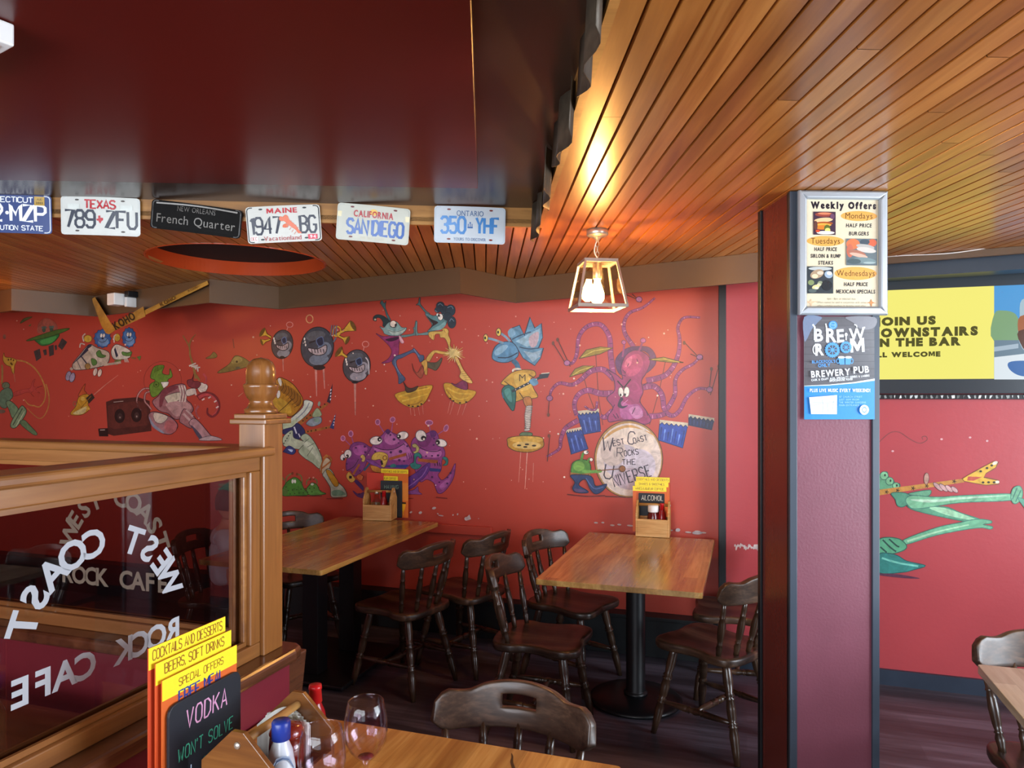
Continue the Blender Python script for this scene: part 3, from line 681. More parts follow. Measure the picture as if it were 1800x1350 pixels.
def d_ct(p):
    p.text('CONNECTICUT', -.015, -.045, .02, 'dfe3ea', width=.20, font='s', lw=.2); p.text('762', -.084, .028, .062, 'e9ecf0', width=.105, font='s', lw=.17); p.ell(-.012, -.003, .007, .007, 'e9ecf0')
    p.text('MZP', .066, .028, .062, 'e9ecf0', width=.128, font='s', lw=.17); p.text('CONSTITUTION STATE', -.01, .064, .018, 'dfe3ea', width=.26, font='s', lw=.2)
    p.rect(.09, -.07, .128, -.035, 'b5913d'); p.text('AUG', .109, -.055, .008, '4a3a1c', font='s'); p.text('2003', .109, -.041, .008, '4a3a1c', width=.025, font='b')
def d_tx(p):
    bolts(p); p.text('TEXAS', 0, -.03, .032, 'b3202c', width=.118, font='s', lw=.2); p.text('789', -.078, .046, .066, NV, width=.115, font='s', lw=.15); p.text('ZFU', .082, .046, .066, NV, width=.115, font='s', lw=.15)
    p.poly('-.006,-.002 .002,-.002 .002,.006 .012,.007 .012,.016 .004,.022 .002,.03 -.004,.024 -.006,.018 -.011,.019 -.014,.012 -.006,.01', 'b3202c', False)
    p.rect(-.125, -.045, -.078, -.026, 'd8dcd6'); p.rect(.078, -.045, .125, -.026, 'd8dcd6')
def d_fq(p):
    p.text('NEW ORLEANS', 0, -.022, .02, '4a433c', bold=False, width=.15); p.text('French Quarter', .0, .03, .034, '5c554d', bold=False, width=.31)
    p.line('-.16,-.045 .0,-.05 .16,-.045', .006, '8f8a84')
def d_me(p):
    bolts(p, '2f2f33'); p.text('MAINE', -.003, -.044, .02, 'c2303a', width=.122, font='b'); p.text('1947', -.072, .038, .066, NV, width=.12, font='s', lw=.13); p.text('BG', .098, .038, .066, NV, width=.062, font='s', lw=.13)
    p.poly('.0,-.028 .01,-.036 .02,-.03 .024,-.018 .034,-.006 .05,.01 .06,.028 .07,.04 .056,.04 .046,.026 .03,.014 .014,.0 .004,-.01 -.004,-.012 -.006,-.02', 'd96a44'); p.poly('.0,-.026 -.012,-.03 -.016,-.018 -.006,-.01 .004,-.016', 'd96a44'); p.poly('.01,.0 -.002,.004 -.004,.014 .01,.016 .018,.006', 'd96a44')
    for k in range(5): p.line([(.012 + k * .009, -.012 + k * .009), (.024 + k * .009, -.02 + k * .009)], .0016, 'd96a44'); p.line([(.012 + k * .009, -.002 + k * .009), (.004 + k * .009, .008 + k * .009)], .0016, 'd96a44')
    p.text('Vacationland', -.008, .066, .018, 'b02a34', width=.15, font='b', bold=False); p.rect(-.138, .045, -.105, .066, 'f2e9e4'); p.text('DEC', -.122, .062, .013, 'b85a58', font='s', width=.025); p.rect(.095, .046, .132, .066, 'd6485a'); p.text('94', .114, .062, .013, 'f3d8d8', font='b', width=.024)
def d_ca(p):
    p.rect(-.147, -.042, .147, -.02, 'e8dcb4'); p.ell(.0, -.046, .016, .013, 'e9c26a'); bolts(p, '6d2f33'); p.text('CALIFORNIA', 0, -.024, .026, 'b8434c', width=.162, font='b'); p.text('SAN', -.062, .046, .058, '4f6fae', width=.085, font='s', lw=.18); p.text('DIEGO', .062, .046, .058, '4f6fae', width=.125, font='s', lw=.18); p.text('THE 31ST STATE', .0, .066, .010, 'cfc8b4', width=.1, font='b', bold=False)
def d_on(p):
    bolts(p, '7a2f2a'); p.text('ONTARIO', 0, -.036, .022, '4d6d9a', width=.112, bold=False); p.text('350', -.07, .034, .064, '4a86c4', width=.1, font='s', lw=.17); p.text('YHF', .074, .034, .064, '4a86c4', width=.094, font='s', lw=.17)
    p.rect(-.01, .008, .012, .014, '3e6aa5')
    for k in (-.007, .001, .009): p.line([(k, .008), (k, -.004)], .003, '3e6aa5')
    p.ell(.001, -.008, .003, .004, '3e6aa5'); p.text('YOURS TO DISCOVER', .0, .066, .012, '4d6d9a', width=.135, bold=False)
plate('license_plate', 20, 376, .6, .305, .152, '2f4277', 'blue number plate lettered CONNECTICUT in a row under the red ceiling panel', d_ct, 'c9cfdb')
plate('license_plate', 177, 380.5, .8, .305, .152, 'cfd0ca', 'white number plate reading TEXAS 789 ZFU', d_tx, 'cfd2cd')
plate('license_plate', 345, 385, 6.3, .358, .115, '171412', 'black embossed French Quarter plate tilted between two white plates', d_fq, '2b2725', .008, 0, mat('black_embossed_tin', '0d0b0a', .62, spec=.15, var=.2, vscale=40))
plate('license_plate', 499, 394, -3.8, .298, .148, 'd2d1c9', 'white number plate reading MAINE 1947 BG with a red lobster', d_me, '23262e')
plate('license_plate', 656, 394, 4.2, .298, .15, 'c8c8bb', 'white number plate reading CALIFORNIA SAN DIEGO', d_ca, 'c3c5bb')
plate('license_plate', 826, 396, .8, .298, .152, 'c3cad0', 'pale number plate reading ONTARIO 350 YHF', d_on, 'bcc7d0')
ps_ = [(2.87, 'nearest the far corner of the ceiling tray'), (2.36, 'second from the far corner of the ceiling tray'), (1.88, 'third from the far corner of the ceiling tray'), (1.40, 'closest to the camera along the tray edge')]
bk_ = mat('plate_back_metal', '4a4034', .5, metal=.4, var=.25, vscale=40, bump=.3)
for k, (y, w_) in enumerate(ps_):
    c = cxy(XE - .02, y) + ZZ * (ZC + .006); t = empty('license_plate', c, CA + R(90 + (3, -4, 4, -3)[k])); tag(t, 'dull embossed number plate seen edge-on, ' + w_, 'number plate', 'edge-on plates along the tray')
    vs = []; nx = 12
    for j in range(3):
        for i in range(nx + 1): x = -.152 + .304 * i / nx; vs.append((x, .012 * math.sin(i * .9 + k) - .004 * j, -.082 + .076 * j + .012 * (abs(x) / .15) ** 2 * (1 if j == 0 else -1 if j == 2 else 0)))
    m = len(vs); vs += [(x, y_ + .0016, z) for x, y_, z in vs]; fs = []
    for j in range(2):
        for i in range(nx): q = j * (nx + 1) + i; fs += [(q, q + 1, q + nx + 2, q + nx + 1), (m + q, m + q + nx + 1, m + q + nx + 2, m + q + 1)]
    bd_ = list(range(nx + 1)) + [2 * nx + 1, 3 * nx + 2] + list(range(3 * nx + 1, 2 * nx + 1, -1)) + [nx + 1]
    fs += [(bd_[(i + 1) % len(bd_)], bd_[i], m + bd_[i], m + bd_[(i + 1) % len(bd_)]) for i in range(len(bd_))]
    MB().add(vs, fs, True).build('plate_sheet', bk_, t)

# ---------------------------------------------------------------- hockey stick and flood light on the bulkhead
B0, B1 = Vector((-3.003, 5.121, 0)), Vector((-1.861, 4.372, 0)); bu = (B1 - B0).normalized(); bn = Vector((bu.y, -bu.x, 0)); 
if bn.dot(-B0) < 0: bn = -bn
def bf(px, py, off=.03): return Pp(px, py, B0 + bn * off, bn)
hs = empty('hockey_stick', bf(255, 548)); tag(hs, 'wooden goalie hockey stick fixed to the bulkhead above the mural', 'hockey stick')
o_ = hs.location.copy()
def bar(name, m, pts2, parent, off0=.022, off1=.04, org=None):
    b = MB(); lo = [bf(x, y, off0) - (org or o_) for x, y in pts2]; hi = [bf(x, y, off1) - (org or o_) for x, y in pts2]; n = len(lo)
    tr_ = geometry.tessellate_polygon([[Vector((x, y, 0)) for x, y in pts2]])
    b.add(lo + hi, [tuple(t) for t in tr_] + [tuple(i + n for i in t[::-1]) for t in tr_] + [(i, (i + 1) % n, n + (i + 1) % n, n + i) for i in range(n)])
    return b.build(name, m, parent, .003)
ash = wood('stick_ash', '85601f', 'a57a2e', 'bb9144', .3, 'X', scale=9, coat=.3)
bar('shaft', ash, [(249, 547.5), (364, 493), (367, 500), (253, 555)], hs)
pd = bar('paddle', ash, [(196, 572), (252, 538.5), (256, 556), (204, 580)], hs, .018, .044)
bar('blade', ash, [(162, 525), (167, 522), (173, 532), (196, 570), (204, 580), (192, 588), (186, 586), (178, 572), (163, 531)], hs, .018, .046)
lp = Paint(lambda x, y, h: bf(x, y, .0465 + h) - o_)
lp.text('KOHO', 221, 570, 14, '1a1712', font='b', width=41, rot=-29.5); lp.text('KOHO', 296, 532, 6.5, '4a3414', font='b', width=30, rot=-27); lp.text('KOHO', 340, 509, 4, '6b4b1e', font='b', width=20, rot=-27)
lp.build('lettering', M['print'], hs)
fo = bf(232, 530, .0); fl_ = empty('flood_light', fo, math.atan2(bu.y, bu.x)); tag(fl_, 'small white flood light on the bulkhead beside the hockey stick', 'flood light')
MB().box(-.075, -.13, -.035, .02, -.05, .045).build('housing', M['white'], fl_, .006)
MB().box(.03, -.07, -.045, .06, 0, .02).build('bracket', M['white'], fl_, .005)
MB().box(.03, -.07, .021, .08, -.0, .06).build('sensor', M['iron'], fl_, .005)

# ---------------------------------------------------------------- pillar posters
def ploc(px, py): return Pp(px, py, cxy(0, 0) + pl + Vector((math.sin(PA), -math.cos(PA), 0)) * .008, Vector((math.sin(PA), -math.cos(PA), 0)))
tl, br_ = ploc(1400, 335), ploc(1556, 555); fw = (br_ - tl).length; 
fx0 = (tl - pl).dot(Vector((math.cos(PA), math.sin(PA), 0))); fw = (br_ - tl).dot(Vector((math.cos(PA), math.sin(PA), 0))); fz0, fz1 = br_.z, min(tl.z, ZC - .002); fh = fz1 - fz0
pf = empty('wall_poster', pl + Vector((math.cos(PA), math.sin(PA), 0)) * fx0 + Vector((math.sin(PA), -math.cos(PA), 0)) * .009 + ZZ * fz0, PA)
tag(pf, 'silver framed Weekly Offers poster at the top of the pillar', 'poster')
al = mat('satin_aluminium', 'a9b0b6', .38, metal=.5, var=.03)
MB().box(.004, -.006, .004, fw - .004, 0, fh - .004).build('backing', M['iron'], pf)
bw = .03
for nm, poly in (('b', [(0, 0), (fw, 0), (fw - bw, bw), (bw, bw)]), ('t', [(0, fh), (bw, fh - bw), (fw - bw, fh - bw), (fw, fh)]), ('l', [(0, 0), (bw, bw), (bw, fh - bw), (0, fh)]), ('r', [(fw, 0), (fw, fh), (fw - bw, fh - bw), (fw - bw, bw)])):
    b = MB(); cxx = sum(p[0] for p in poly) / 4; cyy = sum(p[1] for p in poly) / 4
    q = [(p[0], -.004, p[1]) for p in poly]; mid = []
    for p in poly:                                  # rounded snap profile
        inner = bw * .99 < p[0] < fw - bw * .99 and True
        mid.append((p[0], -.014, p[1]))
    half = [(p[0] * .62 + cxx * .38 if nm in 'lr' else p[0], -.021, p[1] * .62 + cyy * .38 if nm in 'bt' else p[1]) for p in poly]
    vs = q + mid + half; b.add(vs, [(i + r * 4, (i + 1) % 4 + r * 4, (i + 1) % 4 + r * 4 + 4, i + r * 4 + 4) for r in range(2) for i in range(4)] + [(8, 9, 10, 11)])
    b.build('frame_profile', al, pf, .002)
k = (fw - 2 * bw) / 760; PX, PYt = bw - 82 * k, fh - bw + 98 * k     # poster drawn in units of the close-up, 939 wide
pp = Paint(lambda x, y, h: (PX + x * k, -.0065 - h, PYt - y * k), h0=.0002, step=.00008)
pp.rect(80, 96, 852, 1240, 'd3c8ac')
pp.text('Weekly Offers', 477, 186, 68, '1d1b28', width=690, bold=2)
for x, y, rx, ry, s, w_ in ((640, 264, 192, 52, 'Mondays', 285), (287, 526, 196, 53, 'Tuesdays', 305), (605, 858, 222, 68, 'Wednesdays', 400)):
    pp.ell(x, y, rx, ry, 'dd9f4f', n=32); pp.text(s, x, y + 26, 58, '4a3415', bold=False, width=w_)
for s, x, y, w_ in (('HALF PRICE', 638, 380, 270), ('BURGERS', 638, 464, 208), ('HALF PRICE', 288, 628, 236), ('SIRLOIN & RUMP', 288, 698, 315), ('STEAKS', 288, 768, 154), ('HALF PRICE', 606, 988, 250), ('MEXICAN SPECIALS', 604, 1064, 410)):
    pp.text(s, x, y, 38, '242833', width=w_, shear=.08)
for s, y, w_ in (('6pm - 8pm on selected days', 1130, 300), ('Offers cannot be used in conjunction with other', 1168, 520), ('offers including vouchers & birthday meal offer', 1204, 510)): pp.text(s, 455, y, 20, '8d8674', bold=False, width=w_)
pp.line('95,1152 200,1152', 4, 'd9a77c', False); pp.line('700,1164 825,1164', 4, 'c9925c', False)
for x, c in ((135, 'e0b391'), (768, 'b9793e')): pp.poly([(x, 1120), (x + 10, 1150), (x + 35, 1160), (x + 10, 1170), (x, 1215), (x - 10, 1170), (x - 35, 1160), (x - 10, 1150)], c, False)
# food pictures as painted patches
def photo(x0, y0, x1, y1, base, blobs):
    pp.rect(x0, y0, x1, y1, base)
    for b in blobs: pp.ell(x0 + b[0] * (x1 - x0), y0 + b[1] * (y1 - y0), b[2] * (x1 - x0), b[3] * (y1 - y0), b[4], b[5] if len(b) > 5 else 0)
photo(157, 224, 392, 462, '3d2a3c', [(.5, .12, .42, .1, '8b3f35'), (.5, .08, .3, .05, 'c77a58'), (.46, .36, .42, .1, 'e3b98a', -5), (.5, .5, .38, .07, '9a4c22'), (.45, .57, .36, .07, 'e8a040'), (.4, .68, .3, .1, 'c9772b'), (.62, .72, .14, .16, '55622a'), (.64, .8, .12, .1, 'd9c86a'), (.55, .91, .4, .075, 'ece0cc'), (.2, .84, .1, .06, 'c4472a'), (.85, .2, .1, .12, '62405a'), (.1, .6, .09, .2, '5a3a35')])
photo(502, 500, 827, 776, '5d6b70', [(.22, .2, .22, .195, 'd0714a'), (.85, .15, .14, .14, 'c65f41'), (.12, .45, .11, .25, 'b96650'), (.6, .12, .16, .1, '3e4c58'), (.62, .3, .3, .09, 'a9a7a2', 8), (.65, .42, .32, .1, 'c4beb6', 8), (.35, .55, .3, .12, 'a06a58', 14), (.4, .62, .3, .07, 'c9a592', 12), (.6, .82, .38, .12, '6c8285', 6), (.75, .9, .2, .04, '95a8a8'), (.25, .85, .22, .1, '46585c')])
photo(90, 790, 364, 1068, '2f3a40', [(.5, .08, .45, .07, 'aeb4b2'), (.38, .28, .27, .16, 'a08a70', -20), (.3, .36, .12, .08, 'd9c4a2'), (.5, .24, .12, .07, 'c9bda6'), (.82, .3, .16, .13, '8fa3b5', 20), (.85, .25, .1, .07, 'd5dde2'), (.15, .6, .12, .1, '7b8a5e'), (.5, .62, .1, .08, '868f73'), (.45, .68, .08, .06, 'b8b79c'), (.33, .76, .15, .08, 'd6c48e', -15), (.36, .8, .08, .05, 'eadfb8'), (.75, .7, .2, .2, '1c262b'), (.2, .9, .16, .07, '51605f')])
pp.build('poster_sheet', M['gloss_print'], pf)
# brewery poster
tl, br_ = ploc(1413, 557), ploc(1536.5, 737)
ux = Vector((math.cos(PA), math.sin(PA), 0)); qx0 = (tl - pl).dot(ux); qw = (br_ - tl).dot(ux); qz1, qz0 = tl.z, br_.z
bpst = empty('poster', pl + ux * qx0 + Vector((math.sin(PA), -math.cos(PA), 0)) * .0095 + ZZ * qz0, PA); tag(bpst, 'blue and grey Brew Room poster stuck on the pillar below the framed poster', 'poster')
hq = qz1 - qz0; k2 = qw / 865
q = Paint(lambda x, y, h: ((x - 88) * k2, -h, hq - (y - 48) * (hq / 1245)), h0=.0004, step=.00007)
MB().box(0, -.0003, 0, qw, .0008, hq).build('paper', mat('poster_paper', 'cfd6da', .4, var=0), bpst)
q.rect(88, 48, 953, 1293, '57565a')
for i in range(9):
    y = 60 + i * 88; q.rect(88, y, 953, y + 4, '3f3d42'); q.rect(100 + (i * 37) % 200, y + 30, 500 + (i * 97) % 400, y + 36, '6a686b')
q.poly('88,50 300,50 250,120 180,200 120,320 88,330', '6f7d95'); q.poly('600,48 953,48 953,170 800,200 690,120', '77777d')
q.poly([(88, 885), (400, 870), (700, 840), (953, 797), (953, 830), (700, 868), (400, 885), (88, 900)], 'dfe9f0', False); q.poly([(88, 890), (400, 880), (700, 855), (953, 822), (953, 1293), (88, 1293)], '2f86d2', False)
q.ell(440, 148, 54, 52, '3f86cf'); q.ring(440, 148, 38, 36, 5, '8fc0ea'); q.text('THE', 440, 160, 26, '8fc0ea', bold=False)
WH = 'e6edf1'
for ch, x, y, h, w_ in (('B', 215, 345, 150, 105), ('R', 360, 355, 165, 125), ('E', 490, 355, 155, 90), ('W', 640, 330, 140, 195), ('R', 225, 515, 140, 105), ('M', 655, 480, 170, 175)):
    q.glyph(ch, x, y, h, WH, True, w_ / (GL[ch, True][2] * h), -3)
q.line('215,330 215,170 190,140', 20, WH, False); q.line('360,350 365,200 350,130', 16, WH, False); q.line('735,175 728,150 700,140', 12, WH, False); q.line('800,180 835,175', 16, WH, False); q.ring(225, 445, 30, 55, 12, WH); q.line('600,330 600,260', 14, WH, False); q.ell(600, 262, 18, 22, WH)
for x, y, r in ((430, 450, 88), (592, 418, 68)):
    for i in range(20): a_ = R(18 * i); q.line([(x + r * .9 * math.cos(a_), y + r * .9 * math.sin(a_)), (x + r * 1.08 * math.cos(a_), y + r * 1.08 * math.sin(a_))], r * .14, '4b93d8', False)
    q.ell(x, y, r, r, '4b93d8', n=28); q.ell(x, y, r * .66, r * .66, '44444a', n=24)
    for i in range(8): a_ = R(45 * i); q.line([(x, y), (x + r * .7 * math.cos(a_), y + r * .7 * math.sin(a_))], r * .11, '4b93d8', False)
    q.ell(x, y, r * .24, r * .24, '4b93d8')
for sx_, x in ((-1, 535), (1, 620)):
    q.poly([(x - 38, 545), (x + 38, 545), (x + 30 + sx_ * -8, 628), (x - 30 + sx_ * -8, 628)], '4b93d8', False); q.ring(x + sx_ * 42, 585, 16, 28, 9, '4b93d8'); q.ell(x, 540, 42, 14, WH)
q.text("BLACKPOOL'S", 318, 608, 34, '4b93d8', width=285, rot=-2); q.text('ONLY', 325, 656, 40, '4b93d8', width=150, rot=-3)
q.text('BREWERY', 405, 768, 78, WH, width=480, rot=-4); q.text('PUB', 780, 728, 80, WH, width=190, rot=-4)
q.text('CASK & CRAFT ALES, SPECIALTY CIDERS & LAGERS', 522, 800, 24, WH, width=715, rot=-4.6); q.text('SMOKEHOUSE FOOD', 530, 826, 24, WH, width=285, rot=-4.6)
q.text('PLUS LIVE MUSIC EVERY WEEKEND!', 518, 960, 40, WH, width=740)
q.poly([(138, 1025), (480, 998), (478, 1230), (162, 1228)], 'd9e3e6', False)
for a_ in ('170,1090 470,1080', '170,1130 280,1100 440,1090', '290,1020 310,1120 300,1210', '360,1100 370,1200', '440,1060 420,1180', '200,1160 250,1160'): q.line(a_, 5, '98a5aa', False)
for i, (s, w_) in enumerate((('137 CHURCH STREET', 285), ('JUST 100M FROM', 245), ('THE WINTER GARDENS', 330), ('MAIN ENTRANCE', 245))): q.text(s, 503, 1030 + i * 34, 22, '8ec3ee', bold=False, width=w_, align='l')
q.ell(813, 1177, 57, 60, 'e6edf1', n=28); q.ring(813, 1177, 26, 28, 8, '2f86d2'); q.text('YES', 813, 1148, 16, '2f86d2'); q.text('PLEASE', 813, 1222, 14, '2f86d2')
q.build('printing', M['gloss_print'], bpst)

# ---------------------------------------------------------------- television
def wal(px, py, off): return Pp(px, py, WP - W * off, W)
tv0, tv1 = (wal(1557, 482, .165) - WP).dot(U), (wal(1800, 482, .165) - WP).dot(U); ppm = (1800 - 1557) / (tv1 - tv0)
zt_, zb_ = wal(1557, 480, .165).z, wal(1557, 692, .165).z
sL = (wal(1478, 600, .165) - WP).dot(U); sR = sL + 1.19
tv = empty('television', wl((sL + sR) / 2, -.165, (zt_ + zb_) / 2), -TH); tag(tv, 'wall mounted television showing a yellow advert, right of the pillar', 'television')
hw, hh = (sR - sL) / 2, (zt_ - zb_) / 2
MB().box(-hw, 0, -hh, hw, .045, hh).build('casing', mat('television_black', '343b40', .24, var=0), tv, .004)
MB().box(-.2, .045, -.15, .2, .074, .15).build('wall_bracket', M['iron'], tv)
zs1 = wal(1557, 510.5, .165).z - (zt_ + zb_) / 2; zs0 = wal(1557, 667, .165).z - (zt_ + zb_) / 2
def tvl(px, py): p = wal(px, py, .166); return ((p - WP).dot(U) - (sL + sR) / 2, p.z - (zt_ + zb_) / 2)
sc = Paint(lambda x, y, h: (x, -h, y), h0=.0008, step=.0002)
xa = -hw + .012; xb = hw - .012; xm = tvl(1747.5, 600)[0]
sc.rect(xa, zs0, xm, zs1, 'f7f07a'); sc.rect(xm, zs0, xb, zs1, '4d9fdc')
def tvt(st, x_r, yb, h, x_l=None, wpx=None):
    xr_, zb__ = tvl(x_r, yb); x0_, _ = tvl(x_r - wpx, yb); zt__ = tvl(x_r, yb - h)[1]
    sc.text(st, xr_, zb__, zt__ - zb__, '50501f', width=xr_ - x0_, align='r', flip=1, gap=.12, bold=2)
tvt('JOIN US', 1645, 569, 14, wpx=107); tvt('DOWNSTAIRS', 1719, 588, 15, wpx=190); tvt('IN THE BAR', 1689, 606, 14, wpx=150); tvt('ALL WELCOME', 1653, 626, 8.5, wpx=125)
def tq(pts, col, smooth=True): sc.poly([tvl(x, y) for x, y in pts], col, smooth)
tq([(1747.5, 552), (1765, 546), (1785, 552), (1800, 575), (1830, 560), (1830, 600), (1747.5, 600)], '7fa77c'); tq([(1747.5, 598), (1835, 598), (1835, 630), (1747.5, 630)], '6d8798', False); tq([(1747.5, 610), (1790, 604), (1790, 612), (1747.5, 618)], 'a9bdcc', False)
tq([(1747.5, 628), (1800, 622), (1835, 624), (1835, 667), (1747.5, 667)], 'dfeaf0', False); tq([(1773, 637), (1800, 634), (1830, 638), (1830, 660), (1795, 661), (1775, 650)], '3c6fb0')
tq([(1796, 527), (1830, 527), (1838, 580), (1832, 610), (1815, 622), (1798, 614), (1789, 590), (1792, 560)], 'a9c3d0'); tq([(1793, 556), (1834, 556), (1836, 585), (1828, 612), (1812, 620), (1798, 612), (1790, 588)], 'a8653f'); tq([(1790, 582), (1836, 580), (1830, 610), (1812, 618), (1797, 610)], '5a3626')
sc.build('screen', paintmat('lit_screen', .15, emit=.55), tv)
# printed runner under the screen
rn = empty('banner_strip', wl((sL + sR) / 2, -PN - .031, zb_ - .028), -TH); tag(rn, 'narrow black and white patterned strip directly below the television', 'banner')
MB().box(-hw, 0, -.002, hw, .03, .024).build('strip', M['iron'], rn, .002)
st_ = Paint(lambda x, y, h: (x, -h, y))
for i in range(46): x = -hw + .02 + i * .025; st_.poly([(x + rnd.uniform(0, .01), .002), (x + rnd.uniform(.005, .02), .004), (x + rnd.uniform(.008, .02), .02), (x + rnd.uniform(0, .008), .018)], rnd.choice(['c9cfcd', '8d9492', 'e2e6e2', '5b615f']), False)
st_.build('pattern', M['print'], rn)
# cables over the screen
def cable(name, pts, r, label):
    p = [Vector(v) for v in pts]; o = MB().tube(cr([tuple(v) for v in p], False), r, 6).build(name, M['white']); tag(o, label, 'cable')
cable('white_cable', [wal(1530, 473.5, .096), wal(1575, 470, .096), wal(1640, 467, .096), wal(1690, 464, .096), wal(1702, 471, .096), wal(1712, 482, .1)], .0025, 'thin white cable running along the wall just above the television')
ed = (e1 - e0).normalized(); en_ = Vector((ed.y, -ed.x, 0)) if False else Vector((-ed.y, ed.x)).to_3d()
if en_.y > 0: en_ = -en_
cable('white_cable', [Pp(x, y, e0.to_3d() + en_ * .006, en_) for x, y in ((1545, 452), (1590, 449), (1660, 446), (1710, 440), (1760, 432), (1800, 430), (1840, 428))], .0025, 'thin white cable lying along the tan ceiling trim on the right')
cb = empty('junction_box', wal(1796, 467, PN + .001), -TH); tag(cb, 'small white junction box on the wall above the television, right edge', 'junction box')
MB().box(-.02, -.02, -.02, .05, 0, .02).build('box', M['white'], cb, .003); MB().tube(cr([(-.02, -.012, 0), (-.06, -.012, .0), (-.10, -.012, -.012), (-.12, -.012, -.03)], False), .004, 6).build('cable', M['white'], cb)
# white box under the tray at the top left
bc = Pz(26, 43, ZT - .016); wbx = empty('ceiling_speaker', bc, R(-32)); tag(wbx, 'corner of a white box fixed under the red ceiling, top left', 'speaker')
MB().box(-.30, -.32, -.047, 0, 0, 0).build('cabinet', M['white'], wbx, .004); MB().box(-.28, -.30, -.05, -.02, -.02, -.046).build('grille', mat('beige_mesh', 'b8a48e', .6, var=.05), wbx)
# ---------------------------------------------------------------- condiment caddies and what is in and behind them
M['caddy'] = wood('caddy_pine', '8a6231', 'b98a4c', 'd6ad72', .5, 'X', scale=14, coat=0)
M['caddy2'] = wood('caddy_dark', '52301a', '754820', '92602f', .35, 'Y', scale=12, coat=.25)
M['ketchup'] = mat('ketchup_red', '8f1518', .2, var=.03); M['redcap'] = mat('red_cap', 'b3171c', .3, var=.02)
M['clear'] = thinglass('jar_glass', 'f0f2f0'); M['yellow'] = mat('menu_yellow', 'f5e22a', .35, var=.02); M['slateboard'] = mat('chalkboard_black', '1b2028', .5, var=.08, vscale=18)
def caddy(loc, rz, L, Wd, zs, ze, label, m, handle=True):
    """long axis local x, gables at the ends, apex height ze, side height zs"""
    t = empty('condiment_caddy', loc, rz); tag(t, label, 'caddy'); g = .011
    sh = [(-Wd / 2, 0), (Wd / 2, 0), (Wd / 2, ze * .66), (.014, ze), (-.014, ze), (-Wd / 2, ze * .66)]
    for x in (-L / 2, L / 2 - g): MB().prism(sh, lambda a, b, h: (h, a, b), x, x + g).build('end_panel', m, t, .0015)
    for y in (-Wd / 2, Wd / 2 - g): MB().box(-L / 2 + g, y, .0, L / 2 - g, y + g, zs).build('side_panel', m, t, .0015)
    MB().box(-L / 2 + g, -Wd / 2 + g, 0, L / 2 - g, Wd / 2 - g, .008).build('bottom', m, t)
    MB().lathe([(0, .009), (1, .009)], (-L / 2 + g, 0, ze - .026), (L / 2 - g, 0, ze - .026), 14).build('handle', M['caddy'], t)
    for x, s in ((-L / 2, -1), (L / 2, 1)): MB().lathe([(0, .0075), (.002, .0065), (.0035, .003), (.004, .0001)], (x, 0, ze - .026), (x + s, 0, ze - .026), 12, True).build('bolt', M['steel'], t)
    return t
def bottle(name, loc, prof, m, cap, capm, label, cat, extra=None, rz=0):
    t = empty(name, loc, rz); tag(t, label, cat)
    MB().lathe(prof, n=24, absolute=True).build('body', m, t); MB().lathe(cap, n=24, absolute=True).build('cap', capm, t)
    if extra: extra(t)
    return t
def squeeze(h, r): return [(0, r * .9), (.004, r), (h * .5, r), (h * .68, r * .8), (h * .78, r * .52), (h * .80, r * .5)]
def sauce(loc, h, label, r=.028):
    def lab(t): 
        p = Paint(lambda x, y, q: ((r + .0006 + q) * math.sin(x), -(r + .0006 + q) * math.cos(x), y), h0=.0003); p.poly([(-.9, h * .18), (-.3, h * .18), (.3, h * .18), (.9, h * .18), (.9, h * .45), (.3, h * .49), (-.3, h * .49), (-.9, h * .45)], 'd8d6e6', False)
        p.build('label', M['print'], t)
    return bottle('ketchup_bottle', loc, squeeze(h, r), M['ketchup'], [(h * .795, r * .5), (h * .80, r * .58), (h * .95, r * .5), (h * .955, r * .56), (h, r * .52), (h, 0)], M['redcap'], label, 'bottle', lab)
def shaker(loc, label):
    t = empty('salt_shaker', loc); tag(t, label, 'shaker', None)
    MB().lathe([(0, .018), (.004, .02), (.05, .017), (.06, .016)], n=18, absolute=True).build('body', mat('shaker_glass', '4a4640', .15, var=0), t)
    MB().lathe([(.06, .0175), (.075, .0175), (.085, .012), (.088, 0)], n=18, absolute=True).build('cap', M['steel'], t); return t
def card(loc, rz, w, h, head, body, lines, label, lean=0, hh=None, pic=False):
    """menu card standing on the table; local x along, faces -y"""
    t = empty('menu_card', loc, rz); t.rotation_euler = (R(-lean), 0, rz); tag(t, label, 'menu')
    MB().box(-w / 2, 0, 0, w / 2, .002, h).build('card', mat(label[:20] + '_card', body, .4, var=.02), t)
    hh = hh or h * .13; p = Paint(lambda x, y, q: (x, -q, y))
    if head: p.rect(-w / 2, h - hh, w / 2, h, 'f7e52c')
    for st, x, y, s, c, wd in lines: p.text(st, x, y, s, c, width=wd, font='s', flip=1, lw=.13)
    if pic:
        p.rect(-w / 2, 0, w / 2, h - hh, 'e2762b'); p.rect(-w / 2, h * .35, w / 2, h * .72, 'e8913a')
        for i in range(9): p.rect(-w * .38, h * (.74 - i * .06), -w * .38 + w * (.4 + .3 * ((i * 7) % 4) / 4), h * (.752 - i * .06), 'f6d9b8' if i % 3 else '7a2a18')
        p.poly([(w * .22, h * .30), (w * .42, h * .30), (w * .38, h * .18), (w * .33, h * .12), (w * .33, h * .05), (w * .31, h * .05), (w * .31, h * .12), (w * .26, h * .18)], 'f2b624', False); p.rect(w * .22, h * .285, w * .42, h * .32, '3a2416')
    p.build('printing', M['print'], t); return t
